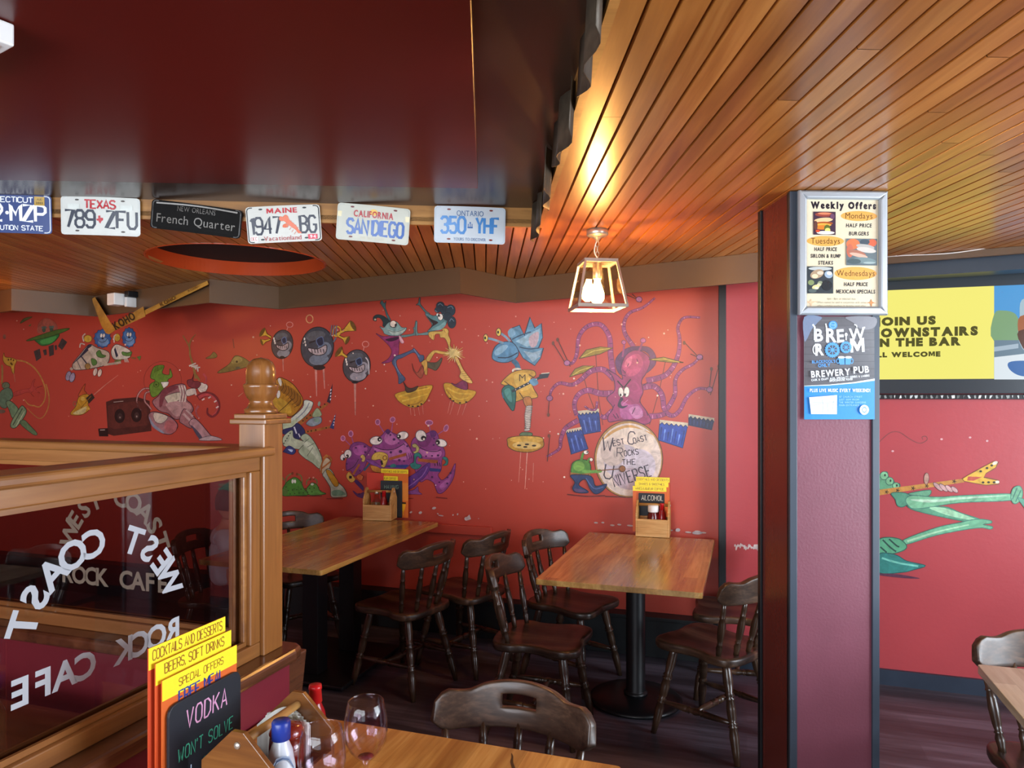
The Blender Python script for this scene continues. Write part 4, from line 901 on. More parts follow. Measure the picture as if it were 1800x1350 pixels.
def chalk(loc, rz, w, h, lines, label, lean=0, r=.018):
    t = empty('chalkboard', loc, rz); t.rotation_euler = (R(-lean), 0, rz); tag(t, label, 'chalkboard')
    pts = [(-w / 2, 0), (w / 2, 0)]
    for cx_, a0 in ((w / 2 - r, 0), (-w / 2 + r, 90)): pts += [(cx_ + r * math.cos(R(a0 + k)), h - r + r * math.sin(R(a0 + k))) for k in (0, 30, 60, 90)]
    MB().prism(pts, lambda a, b, q: (a, q, b), 0, .006).build('board', M['slateboard'], t, .001)
    MB().box(-w / 2 - .0, -.003, 0, w / 2, .008, .01).build('foot', M['iron'], t, .001)
    p = Paint(lambda x, y, q: (x, -q, y))
    for st, x, y, s, c, wd in lines: p.text(st, x, y, s, c, width=wd, font='s', flip=1, lw=.10, rot=0, gap=.3, shear=.05)
    p.build('chalk_writing', mat_chalk, t); return t
mat_chalk = paintmat('chalk', .8, grain=.18)
def onT(px, py): return Pz(px, py, .752)
BR = '8a5a14'
# --- right pedestal table
c = onT(1146, 944) + W * .064; rz = -TH + R(2)
k = caddy(c, rz, .20, .13, .105, .21, 'pale pine condiment caddy on the pedestal table', M['caddy'])
def inside(c, a, b, z=.0105): return c + U * a + W * b + ZZ * z
sauce(inside(c, .052, -.005), .185, 'ketchup bottle with red cap in the pedestal table caddy', .026)
def jl(t):
    p = Paint(lambda x, y, q: ((.036 + q) * math.sin(x), -(.036 + q) * math.cos(x), y)); p.rect(-.5, .03, .5, .08, 'c9a2a0'); p.build('label', M['print'], t)
bottle('sauce_jar', inside(c, .0, .0), [(0, .032), (.006, .0345), (.11, .0345), (.125, .028), (.13, .028)], mat('red_relish', '5c1414', .12, var=.2, vscale=30), [(.13, .031), (.135, .0325), (.168, .0325), (.172, .029), (.172, 0)], M['white'], 'red sauce jar with white lid in the pedestal table caddy', 'jar', jl)
shaker(inside(c, -.062, -.026), 'left shaker in the caddy on the pedestal table'); shaker(inside(c, -.05, .025), 'shaker behind the left one in the pedestal table caddy')
for i, (st, w_, z, dx, dd) in enumerate((('COCKTAILS AND DESSERTS', .192, .340, .01, .125), ('SHAKES & SMOOTHIES', .155, .312, .003, .117), ('WINES/LIQUEUR COFFEE', .172, .284, -.008, .109))):
    card(c + U * (dx - .025) + W * (dd - .028), rz, .205, z, True, 'd9692a', [(st, 0, z - .021, .013, BR, w_)], ('rearmost', 'middle', 'front')[i] + ' yellow topped menu card of three on the pedestal table', hh=.03)
chalk(c + U * (-.02) + W * .069, rz, .158, .243, [('ALCOHOL', .005, .20, .03, 'd9d4c4', .13)], 'small chalkboard behind the caddy on the pedestal table', r=.004)
# --- long left table
c = onT(640, 913) + U * .095 + W * .05; rz = -TH + R(9)
k = caddy(c, rz, .20, .13, .105, .215, 'pale pine condiment caddy at the wall end of the long left table', M['caddy'])
sauce(inside(c, .035, -.01), .185, 'ketchup bottle with red cap in the long left table caddy', .026)
bottle('vinegar_bottle', inside(c, -.025, .0), [(0, .03), (.005, .032), (.1, .032), (.13, .016), (.16, .012)], M['clear'], [(.16, .014), (.18, .014), (.182, 0)], M['steel'], 'clear vinegar bottle in the long left table caddy', 'bottle')
shaker(inside(c, -.062, -.026), 'leftmost shaker in the caddy on the long left table'); shaker(inside(c, -.066, .022), 'rear shaker in the caddy on the long left table')
card(c + U * .06 + W * .098, rz - R(9), .21, .335, True, 'd9692a', [('COCKTAILS AND DESSERTS', 0, .31, .014, BR, .19)], 'tallest orange and yellow menu card on the long left table', hh=.03, pic=True)
card(c + U * -.01 + W * .09, rz - R(9), .20, .285, True, 'c8552a', [('WINES/LIQUEUR COFFEE', 0, .262, .014, BR, .17)], 'shorter yellow topped menu card on the long left table', hh=.03)
card(c + U * -.085 + W * .085, rz - R(9), .13, .305, False, 'cc4436', [], 'red menu card left of the yellow ones on the long left table')
chalk(c + U * .045 + W * .077, rz, .155, .255, [('HAVING', .0, .2, .024, '7fa08c', .10)], 'small chalkboard behind the caddy on the long left table', r=.004)
# --- foreground table
def fp(a, b, z=.752): return OP + U * a + W * b + ZZ * z
rzf = -TH + math.pi / 2                             # faces +u
TZ = .752
chalk(fp(.216, -.45, TZ), rzf, .205, .247, [('VODKA', .0, .187, .036, 'd99fc4', .115), ("WON'T SOLVE", -.002, .130, .025, '3fae8c', .155), ('ALL', -.06, .082, .028, 'b9d4ef', .052), ('YOUR', .02, .088, .022, '2f7a5f', .06), ('PROBLEMS', .0, .04, .024, 'b9d4ef', .14)], 'black chalkboard reading VODKA on the foreground table', r=.02)
card(fp(.207, -.455, TZ), rzf, .21, .300, True, 'd9682c', [('SPECIAL OFFERS', .0, .274, .015, '9a6a12', .125), ('FREE MEAL', .0, .238, .026, '2f3f8f', .125)], 'menu card reading SPECIAL OFFERS directly behind the vodka chalkboard', hh=.04)
card(fp(.198, -.462, TZ), rzf, .21, .334, True, 'd05428', [('BEERS, SOFT DRINKS', .0, .308, .019, '9a6a12', .165)], 'menu card reading BEERS, SOFT DRINKS behind another menu, foreground table', hh=.042)
card(fp(.189, -.470, TZ), rzf, .21, .365, True, 'c94a28', [('COCKTAILS AND DESSERTS', .0, .339, .019, '9a6a12', .19)], 'rearmost menu card reading COCKTAILS AND DESSERTS on the foreground table', hh=.042)
cf = fp(.338, -.405, TZ)
caddy(cf, rzf, .205, .172, .085, .198, 'dark wooden condiment caddy with dowel handle on the foreground table', M['caddy2'])
sauce(fp(.337, -.245, TZ), .188, 'tall red topped ketchup bottle standing beyond the foreground caddy', .027)
def ml(t):
    p = Paint(lambda x, y, q: ((.0285 + q) * math.sin(x), -(.0285 + q) * math.cos(x), y)); pts = [(-.9, .03), (.9, .03), (.9, .10), (.45, .125), (0, .13), (-.45, .125), (-.9, .10)]; p.poly(pts, 'a9bfd8', False)
    p.line([(-.85, .098), (-.4, .12), (0, .125), (.4, .12), (.85, .098)], .003, '5a7397', False); p.line([(-.6, .06), (.6, .06)], .003, 'dfe8f0', False); p.build('label', M['print'], t)
bottle('mayonnaise_bottle', fp(.386, -.437, TZ + .009), squeeze(.19, .028), mat('mayo_white', 'c9d3da', .2, var=.02), [(.15, .015), (.152, .0185), (.185, .0185), (.189, .016), (.189, 0)], mat('blue_cap', '23398f', .3, var=.02), 'mayonnaise bottle with blue cap in the foreground caddy', 'bottle', ml, rz=R(25))
bottle('relish_jar', fp(.352, -.372, TZ + .009), [(0, .032), (.005, .036), (.10, .036), (.125, .034)], mat('red_relish_dark', '6b1c16', .1, var=.3, vscale=25, coat=.5), [(.125, .034), (.132, .036), (.145, .03), (.150, .012), (.150, 0)], mat('relish_top', '8a2c22', .12, var=.3, vscale=30, coat=.6), 'jar of dark red relish in the foreground caddy', 'jar')
nk = empty('paper_napkins', fp(.318, -.325, TZ + .009), rzf); tag(nk, 'folded white paper napkins at the far end of the foreground caddy', 'napkin')
b = MB()
for i in range(9):
    pts = [(-.058 + .116 * t / 14, .012 * math.sin(t * .7 + i) + i * .0035 - .015, .0) for t in range(15)]
    vs = []
    for x, y, z in pts: hgt = .155 - .004 * abs(i - 4) - 6 * x * x - .004 * math.sin(x * 90 + i); vs += [(y, x, 0), (y + .004 * math.sin(x * 60), x, hgt)]
    b.add(vs, [(2 * t, 2 * t + 2, 2 * t + 3, 2 * t + 1) for t in range(14)], True)
b.build('napkin_stack', mat('napkin_paper', 'dfe0da', .8, var=.03), nk, recalc=False)
ck = Paint(lambda x, y, h: T3.matrix_world.inverted() @ (Pz(x, y, .75) + ZZ * h), h0=.0004)
bpy.context.view_layer.update()
ck.poly('899,1324 902,1330 902,1340 906,1352 901,1352 897,1340 899,1331', '2c1a0c'); ck.build('surface_crack', M['print'], T3)
# wine glasses
M['wine'] = thinglass('wine_glass', 'faf5fa')
def glass(loc, label, dregs):
    t = empty('wine_glass', loc); tag(t, label, 'wine glass')
    o = [(0, .036), (.002, .037), (.004, .030), (.008, .008), (.02, .0052), (.07, .0045), (.108, .0048), (.118, .009), (.128, .02), (.142, .032), (.160, .0405), (.178, .0432), (.2, .0425), (.222, .039), (.238, .0355), (.2388, .0348)]
    i = [(.238, .0342), (.222, .0377), (.2, .0412), (.178, .0419), (.160, .0392), (.143, .0308), (.13, .0188), (.122, .009), (.1195, .0001)]
    MB().lathe(o + i, n=40, absolute=True).build('bowl', M['wine'], t)
    if dregs: MB().lathe([(.1198, .0001), (.1222, .0088), (.1275, .0158), (.1276, .0001)], n=24, absolute=True).build('wine_dregs', mat('red_wine', '6e1028', .1, var=0), t)
    return t
g1 = P(643, 1238, 1.42); glass((g1.x, g1.y, TZ), 'taller looking wine glass with red dregs, right of the two', True)
g2 = P(566, 1285, 1.305); glass((g2.x, g2.y, TZ), 'empty wine glass in front of the other, beside the caddy', False)
# sheets and menu on the right table, outside the frame but mirrored in the booth glass
for a, b_, r_, nm in ((.55, -.2, 12, 'paper_sheet'), (.82, -.35, -20, 'paper_sheet')):
    p0 = Vector(T4.location) + U * (a - .6) + W * (b_ + .375 - .1) + ZZ * .7512; t = empty(nm, p0, R(r_)); tag(t, 'white paper sheet on the pale right table, seen mirrored in the booth glass', 'paper', 'papers on the pale table')
    MB().box(-.15, -.105, 0, .15, .105, .0012).build('sheet', M['white'], t)

# ---------------------------------------------------------------- child seen through the booth glass
M['skin'] = mat('skin', 'c98f70', .5, var=.04); M['hair'] = mat('dark_hair', '1c120d', .5, var=.2, vscale=40, stretch=(1, 1, .2)); M['shirt'] = mat('pale_blue_shirt', 'b9cbd8', .7, var=.06, vscale=14, bump=.3, bscale=18); M['jeans'] = mat('dark_trousers', '222a3a', .8)
def skin_mesh(name, pts, edges, rad, root, sub=2):
    me = bpy.data.meshes.new(name); me.from_pydata(pts, edges, []); o = bpy.data.objects.new(name, me); COL.objects.link(o)
    m = o.modifiers.new('skin', 'SKIN'); m.use_smooth_shade = True
    for v, r in zip(me.skin_vertices[0].data, rad): v.radius = r if isinstance(r, tuple) else (r, r)
    me.skin_vertices[0].data[root].use_root = True
    s = o.modifiers.new('sub', 'SUBSURF'); s.levels = sub; s.render_levels = sub; bake(o); return o
pc = Vector((-1.66, 4.15, .445)); kid = empty('person', (pc.x, pc.y, 0), math.atan2(.45, .9) - math.pi / 2)
tag(kid, 'dark haired child in a pale blue shirt seated behind the booth glass', 'person')
z0 = .505
pts = [(0, -.02, z0), (0, -.03, z0 + .12), (0, -.03, z0 + .24), (0, -.02, z0 + .30), (0, -.005, z0 + .345), (0, .01, z0 + .40)]
rad = [(.095, .075), (.085, .065), (.095, .065), (.06, .05), (.034, .034), (.04, .04)]
ed_ = [(i, i + 1) for i in range(5)]
def add(p, r, parent): pts.append(p); rad.append(r); ed_.append((parent, len(pts) - 1)); return len(pts) - 1
for s in (-1, 1):
    a = add((s * .105, -.025, z0 + .265), .038, 2 if False else 3); a = add((s * .15, .0, z0 + .14), .03, a); a = add((s * .13, .12, z0 + .11), .026, a); a = add((s * .07, .21, z0 + .17), .019, a); w_ = add((s * .06, .235, z0 + .18), .018, a)
    for i in range(4):
        f = add((s * (.05 + .009 * i), .262, z0 + .192 - .002 * i), .0068, w_); f = add((s * (.046 + .009 * i), .283 - .003 * abs(i - 1), z0 + .184), .0058, f)
    add((s * .043, .246, z0 + .192), .0068, w_)
    l = add((s * .07, .06, z0 - .01), .062, 0); l = add((s * .085, .25, z0 - .0), .046, l); l = add((s * .085, .27, z0 - .2), .034, l); l = add((s * .085, .25, z0 - .40), .026, l); add((s * .09, .34, z0 - .455), .024, l)
bo = skin_mesh('body', pts, ed_, rad, 0); bo.data.materials.append(M['skin']); bo.parent = kid
# head, turned to the left, joined into the body mesh
hb = bmesh.new(); hb.from_mesh(bo.data); hd = bmesh.new(); bmesh.ops.create_uvsphere(hd, u_segments=32, v_segments=24, radius=1)
for v in hd.verts:
    x, y, z = v.co; jaw = max(0, -z); x2 = x * (.072 - .018 * jaw); y2 = y * .088 - .012 * jaw * (y < 0) + .01 * jaw; z2 = z * .105
    if y > .3:
        nz = math.exp(-((x / .16) ** 2) - ((z + .12) / .2) ** 2); y2 += .02 * nz
        ey = math.exp(-(((abs(x) - .36) / .16) ** 2) - ((z - .06) / .12) ** 2); y2 -= .008 * ey
        mo = math.exp(-((x / .3) ** 2) - ((z + .5) / .06) ** 2); y2 += .005 * mo
    er = math.exp(-((abs(x) - 1) / .1) ** 2 - ((y + .1) / .14) ** 2 - ((z + .02) / .2) ** 2); x2 += math.copysign(.016 * er, x)
    v.co = (x2, y2, z2)
rot = Matrix.Rotation(R(60), 4, 'Z'); hc_ = Vector((0, .015, z0 + .47))
for v in hd.verts: v.co = rot @ v.co + hc_
tm = bpy.data.meshes.new('t'); hd.to_mesh(tm); hb.from_mesh(tm); hb.to_mesh(bo.data); bo.data.polygons.foreach_set('use_smooth', [True] * len(bo.data.polygons)); bpy.data.meshes.remove(tm)
hr = bmesh.new(); bmesh.ops.create_uvsphere(hr, u_segments=32, v_segments=20, radius=1)
bmesh.ops.delete(hr, geom=[v for v in hr.verts if v.co.z < (-.05 if v.co.y > -.1 else -.45) or (v.co.y > .45 and v.co.z < .45)], context='VERTS')
for v in hr.verts: x, y, z = v.co; v.co = rot @ Vector((x * .079, y * .095 - .004, z * .113 + .003 * math.sin(x * 30))) + hc_
hm = bpy.data.meshes.new('hair'); hr.to_mesh(hm); hm.polygons.foreach_set('use_smooth', [True] * len(hm.polygons)); ho = link('hair', hm, M['hair'], kid); m = ho.modifiers.new('s', 'SOLIDIFY'); m.thickness = .006; bake(ho)
for s in (-1, 1):
    eb = MB(); c0 = hc_ + rot @ Vector((s * .026, .078, .006)); eb.lathe([(-.008, .0001), (-.006, .006), (0, .008), (.006, .006), (.008, .0001)], c0, c0 + Vector((0, 0, 1)), 12, True); eb.build('eye', mat('eye', '2a2622', .1, var=0), kid)
sp = [(0, -.02, z0 - .02), (0, -.03, z0 + .12), (0, -.03, z0 + .24), (0, -.022, z0 + .305)]; sr = [(.108, .088), (.098, .078), (.106, .076), (.062, .054)]; se = [(0, 1), (1, 2), (2, 3)]
for s in (-1, 1): sp += [(s * .105, -.025, z0 + .265), (s * .15, 0, z0 + .15)]; sr += [.048, .042]; n = len(sp); se += [(3, n - 2), (n - 2, n - 1)]
sh = skin_mesh('shirt', sp, se, sr, 0); sh.data.materials.append(M['shirt']); sh.parent = kid
tp = [(0, -.02, z0 - .0)]; tr2 = [(.104, .082)]; te = []
for s in (-1, 1): n = len(tp); tp += [(s * .07, .06, z0 - .01), (s * .085, .25, z0), (s * .085, .27, z0 - .2), (s * .085, .25, z0 - .38)]; tr2 += [.069, .053, .041, .036]; te += [(0, n), (n, n + 1), (n + 1, n + 2), (n + 2, n + 3)]
tg = skin_mesh('trousers', tp, te, tr2, 0); tg.data.materials.append(M['jeans']); tg.parent = kid
# ---------------------------------------------------------------- the mural: flat paint on the wall, figure by figure
def mural(name, label=None):
    return Paint(lambda x, y, h: Pp(x, y, WP, W) - W * h, step=.00006, h0=.0006)
def done(p, name):
    o = p.build(name, M['paint']); o.parent = wb; o.matrix_parent_inverse = wb_inv; return o
bpy.context.view_layer.update(); wb_inv = wb.matrix_world.inverted()
K = '1d1418'; WT = 'e6ddd2'
# robots shaped like round bombs, with horns
p = mural('r').T(400, 300, 3)
p.line('292,985 294,1058', 7, 'c9867c', False, 3); p.line('466,1045 470,1190', 12, 'c9867c', False, 4); p.line('506,1040 512,1150', 10, 'c9867c', False, 4); p.line('672,1115 674,1290', 13, 'c08478', False, 4)
p.ring(328, 812, 17, 14, 4, 'd88a80'); p.line('318,826 310,850', 4, 'd88a80', False); p.ring(433, 782, 18, 21, 5, 'd9a06a'); p.ring(728, 915, 17, 15, 4, 'd88a80'); p.line('720,930 716,950', 4, 'd88a80', False)
for x, y, rx, ry, c, h in ((289, 916, 56, 76, '45434a', '8b8a90'), (474, 930, 86, 106, '3d434e', '737e8e'), (682, 1030, 72, 86, '4a474d', '97929a')):
    p.ell(x, y, rx, ry, c, 8, 32, K, 4); p.ell(x + rx * .1, y + ry * .62, rx * .6, ry * .28, h, -6); p.ell(x - rx * .1, y - ry * .55, rx * .6, ry * .25, '5a5c62', -10); p.ell(x + rx * .45, y + ry * .1, rx * .42, ry * .36, h, 30)
    p.poly([(x - rx * .55, y + ry * .05), (x, y + ry * .1), (x + rx * .55, y - ry * .1), (x + rx * .5, y + ry * .3), (x, y + ry * .42), (x - rx * .45, y + ry * .25)], 'b9a9ac', edge=K, ew=4)
    for i in range(5): q = -.35 + .18 * i; p.line([(x + rx * q, y + ry * .1), (x + rx * (q + .05), y + ry * .3)], rx * .05, K, False)
    p.poly([(x - rx * .05, y - ry * .35), (x + rx * .3, y - ry * .5), (x + rx * .38, y - ry * .15), (x + rx * .1, y - ry * .05)], '1f2b45', edge='5d7298', ew=4); p.line([(x - rx * .5, y - ry * .2), (x - rx * .1, y - ry * .32)], 6, K, False)
    for i in range(3): p.ell(x - rx * .78 + i * 3, y - ry * (.4 - .15 * i), 4, 7, WT)
p.ell(484, 1038, 32, 14, '1f1d22'); p.ell(674, 1115, 18, 8, '1f1d22'); p.ell(290, 985, 13, 8, '1f1d22')
def horn(x0, y0, x1, y1, w0, w1):
    dx, dy = x1 - x0, y1 - y0; d = math.hypot(dx, dy); nx, ny = -dy / d, dx / d
    p.poly([(x0 + nx * w0, y0 + ny * w0), (x0 + dx * .55 + nx * w0 * 1.2, y0 + dy * .55 + ny * w0 * 1.2), (x1 + nx * w1, y1 + ny * w1), (x1 - nx * w1, y1 - ny * w1), (x0 + dx * .55 - nx * w0 * 1.2, y0 + dy * .55 - ny * w0 * 1.2), (x0 - nx * w0, y0 - ny * w0)], 'd2a437', False, edge='5b3a14', ew=3)
    p.ell(x1, y1, w1 * .95, w1 * .35, '6b4a1c', math.degrees(math.atan2(ny, nx)))
horn(232, 880, 185, 852, 5, 27); horn(228, 890, 182, 905, 4, 17); horn(565, 870, 664, 818, 6, 30); horn(585, 872, 634, 895, 5, 24); horn(632, 984, 588, 955, 6, 32)
p.ring(578, 848, 20, 26, 6, 'd2a437', 20)
for y in range(3): p.line([(545 + y * 14, 870), (552 + y * 13, 815)], 6, '6c6a78', False)
p.line('730,985 745,1010 748,1075', 6, 'c5c0c4'); p.line('560,905 575,880', 8, '6c6a78', False)
done(p, 'painted_bomb_robots')
# the two dancers on flying dishes
p = mural('d').T(650, 520, 6.43)
for a in ('457,1258 466,1350', '497,1258 510,1350', '548,1255 566,1350', '595,1235 606,1340', '912,1190 880,1330', '950,1200 905,1345', '1028,1225 990,1350', '1092,1215 1045,1350'): p.line(a, 6, 'd08a78', False, 3)
p.poly('130,100 170,160 185,215 215,275 240,275 205,205 180,130 185,60 165,85 140,50 118,80', '3f6064', edge=K, ew=4)
p.poly('70,425 160,460 330,445 330,560 325,660 280,720 210,755 135,760 205,715 245,650 235,590 165,510', '8d2e63', edge='4a1738', ew=5); p.poly('185,490 330,460 320,490 250,515 200,510', '3a1030')
p.poly('40,275 45,235 90,212 150,225 200,260 235,300 205,345 150,345 150,300 120,255 80,250 75,285', '1f3234', edge=K, ew=4); p.ell(62, 268, 12, 11, 'b9a48a')
p.poly('115,345 160,360 215,300 300,290 360,355 418,362 390,410 330,450 240,450 170,430 150,395', '7d9c98', edge='23393c', ew=5); p.poly('200,375 270,400 345,390 410,366 360,425 260,440', 'a9b9b0'); p.line('205,385 270,408 350,395 400,370', 5, '2e3f40')
p.ell(266, 318, 38, 38, 'ead7c6', edge=K, ew=6); p.ell(295, 330, 12, 16, K, 20); p.line('232,345 265,358 300,350', 7, K)
p.poly('330,450 480,430 500,390 490,360 505,355 520,285 535,290 520,330 520,440 490,450 380,470', '62807e', edge='2b4042', ew=4)
p.poly('330,455 350,455 388,520 370,540 345,520', 'd9a5ad', edge='8d2e63', ew=4)
p.poly('265,720 300,680 360,660 480,610 495,590 520,610 570,665 610,675 610,720 570,750 555,715 500,640 370,700 310,725 305,780 340,860 400,930 385,965 330,995 325,920 290,820 255,760', '48597a', edge='1f2b44', ew=5); p.line('500,600 560,690', 8, '7487a6', False); p.line('285,720 300,800 350,890', 8, '7487a6')
p.poly('610,715 640,745 700,755 760,750 815,700 810,750 755,840 700,825 650,800', '57503a', edge='201d14', ew=5)
p.poly('480,765 500,830 540,870 590,790 615,850 595,915 570,930 530,890 495,840', '9c4a33', edge='5a2016', ew=5); p.line('545,870 600,800', 4, '5a2016', False)
# her
p.poly('525,105 550,80 560,25 575,30 575,90 640,170 680,200 665,210 620,180 560,110', '4e6a6c', edge=K, ew=4)
p.poly('635,195 720,225 770,215 850,210 875,290 840,350 770,385 655,405 705,330 640,230', '578084', edge='20373b', ew=5); p.poly('645,225 700,265 775,300 715,345 668,390 712,325 690,290', '2a1a1a'); p.ell(768, 215, 15, 18, 'd9d9d2', edge=K, ew=4); p.ell(800, 240, 30, 38, 'e9e2d8', edge=K, ew=6); p.ell(785, 225, 10, 15, K); p.poly('700,380 800,330 850,290 860,330 810,380 740,392', '7ba6a6')
for x, y, rx, ry in ((800, 115, 48, 48), (770, 160, 35, 32), (850, 160, 55, 50), (915, 165, 55, 65), (880, 235, 50, 45), (930, 300, 48, 68)): p.ell(x, y, rx, ry, '26333f', edge=K, ew=3)
for a in ('775,105 800,90 830,115', '880,135 925,120 945,150', '905,290 925,260 955,290', '740,165 765,185'): p.line(a, 8, '6b7f90')
p.poly('525,300 540,300 545,420 640,412 690,410 690,440 560,445 530,450 520,400', '6b8c8c', edge='2b4042', ew=4)
p.poly('665,440 690,405 820,400 820,372 870,370 895,400 890,440 915,500 910,560 930,600 900,640 890,560 850,480 800,470 790,435 740,440 730,495 700,490', 'd0ab55', edge='6d4f1c', ew=5)
for a in ('700,440 695,490', '720,440 722,490', '840,380 860,420'): p.line(a, 4, '6d4f1c', False)
p.poly('640,715 720,620 830,630 900,640 895,670 790,655 735,650 680,740', 'cfa850', edge='6d4f1c', ew=4); p.poly('585,760 640,720 655,790 650,890 625,880 610,800', 'c79a45', edge='6d4f1c', ew=4)
for i in range(22): a_ = R(i * 360 / 22 + 6); r_ = (95, 130, 110)[i % 3]; p.line([(960, 655), (960 + r_ * math.cos(a_), 660 + r_ * .85 * math.sin(a_))], 20, ('dcc27c', 'c9a655', 'e6d49a')[i % 3], False, 4)
p.ell(950, 645, 50, 45, 'dcc27c'); p.poly('960,700 1000,700 1060,830 1165,975 1110,980 1020,920 1030,850', 'd3ae5c', edge='6d4f1c', ew=5)
for i in range(5): p.line([(1030 + i * 12, 860 + i * 22), (1075 + i * 18, 850 + i * 25)], 4, '8a6a2c', False)
for a, b_ in (('295,1110 420,1070 560,1030 710,1012 680,1110 630,1200 560,1250 470,1262 370,1220 310,1165', None), ('840,1000 900,985 1010,1030 1130,1060 1205,1085 1170,1150 1090,1210 1010,1222 920,1170 865,1100', None)): p.poly(a, 'c89a2c', edge='6e4a14', ew=5)
for a in ('330,1140 480,1090 680,1040', '370,1190 520,1150 660,1110', '880,1040 1000,1100 1160,1110', '900,1110 1010,1170 1120,1150'): p.line(a, 22, 'dbb743', True, 8)
for a in ('420,1230 520,1225 600,1180', '870,1060 940,1150', '560,1050 650,1035'): p.line(a, 14, 'a97a22')
for x, y in ((447, 1240), (491, 1250), (550, 1247), (588, 1222), (915, 1160), (950, 1187), (1025, 1210), (1095, 1200)): p.ell(x, y, 13, 8, K)
p.poly('385,970 425,1030 480,1045 550,1020 520,1070 440,1095 410,1070 405,1030', '4b3527', edge='1f140e', ew=5); p.poly('930,985 980,1000 1050,960 1100,980 1105,1060 1020,1045 950,1010', '7c2a52', edge='3f1230', ew=5)
done(p, 'painted_dancers')
# blue spiky guitarist
p = mural('g').T(400, 300, 3)
for a in ('1558,1350 1545,1540', '1582,1350 1578,1580', '1620,1370 1616,1500'): pass
p.poly('1500,830 1540,815 1565,870 1595,772 1620,830 1655,805 1662,880 1640,935 1666,935 1650,990 1620,1028 1560,990 1530,940 1500,900 1480,860', '5f8fae', False, edge='24364a', ew=4)
p.poly('1520,900 1590,860 1650,830 1640,900 1580,930', '8fb4c8', False); p.poly('1560,950 1610,1010 1640,985 1655,945 1610,960', '93b0c2', False); p.poly('1590,880 1640,850 1630,920 1600,930', 'b9a5b0'); p.poly('1500,830 1520,860 1490,880 1478,850', '7aa6c2'); p.line('1500,890 1540,870 1600,850', 6, '2f4a62'); p.line('1540,930 1590,940 1645,935', 6, '2f4a62')
p.poly('1395,985 1410,930 1450,905 1500,905 1530,940 1530,980 1480,1010 1425,1008', '568ab0', edge='22344a', ew=4); p.poly('1410,950 1450,920 1480,925 1450,960 1415,975', '88b2cc'); p.line('1425,985 1480,985 1530,960', 6, '22344a')
p.line('1360,882 1400,890 1455,910', 12, '7b9bb0'); p.line('1432,852 1465,875 1490,900', 12, '7b9bb0')
p.ell(1362, 882, 12, 20, 'd9c25a', 0, edge=K, ew=3); p.ell(1359, 882, 5, 8, K); p.ell(1430, 852, 13, 21, 'd9c25a', edge=K, ew=3); p.ell(1427, 852, 5, 8, K)
p.line('1505,1000 1525,1020 1535,1050', 26, '3f6d8c'); p.ring(1527, 1055, 22, 10, 10, 'd9d3c0')
p.poly('1445,1115 1500,1065 1560,1050 1615,1055 1625,1080 1600,1100 1615,1150 1635,1195 1560,1205 1515,1215 1505,1150 1455,1130', 'c79c3a', edge='5a4216', ew=4); p.poly('1510,1080 1580,1070 1600,1140 1540,1160', 'd7b352'); p.text('M', 1555, 1110, 36, '5a4216', bold=False); 
for a in ('1460,1110 1500,1140', '1590,1075 1620,1095', '1540,1170 1560,1200'): p.line(a, 5, '5a4216', False)
p.poly('1450,1150 1480,1130 1520,1160 1510,1265 1475,1230 1450,1185', '2d6a62', edge='15302e', ew=4); p.poly('1460,1160 1490,1150 1500,1220 1475,1200', '4f9088'); p.line('1500,1165 1650,1090', 13, '27343d', False); p.poly('1645,1075 1702,1062 1690,1092 1640,1100', '2b2e36', False); p.line('1655,1070 1698,1066', 4, 'd9d3c0', False)
for i in range(6): p.ell(1520 + i * 22, 1155 - i * 11, 3, 3, WT)
p.poly('1590,1110 1620,1095 1640,1120 1615,1135', '5f8fae'); p.line('1450,1170 1455,1200', 6, '3f6d8c', False)
p.poly('1560,1200 1598,1195 1605,1240 1575,1245', 'b5763c', edge='3d2413', ew=3)
for i in range(13): p.ell(1590 - (i * 1.0 if i < 6 else 6 - (i - 6) * .2), 1245 + i * 9, 19 - abs(i - 4) * .6, 6, 'c9c3ba', -8, 12, '6b5f5a', 3)
done(p, 'painted_blue_guitarist')
p = mural('g2').T(450, 650, 3.6)
p.line('1678,490 1662,712', 5, 'd08a78', False, 3); p.line('1718,500 1702,755', 6, 'd8a090', False, 3); p.line('1756,590 1752,710', 4, 'd08a78', False, 2)
for i in range(9): p.ell(1733 - i * 2.2, 235 + i * 18, 19, 9, 'cbc5bc', -10, 12, '6b5f5a', 3)
p.poly('1670,415 1690,395 1745,400 1740,418', '5e7a55', edge='2c3a28', ew=4)
p.poly('1592,460 1600,430 1700,418 1800,425 1820,450 1815,490 1740,520 1650,515 1600,490', 'b98a28', edge='5e4012', ew=5); p.ell(1710, 442, 108, 22, 'd2a845', 1); p.ell(1715, 478, 92, 24, 'd8b96a', 1)
for x, y in ((1665, 478), (1705, 488), (1715, 472), (1760, 480)): p.ell(x, y, 14, 6, '3a2a10')
done(p, 'painted_flying_disc')
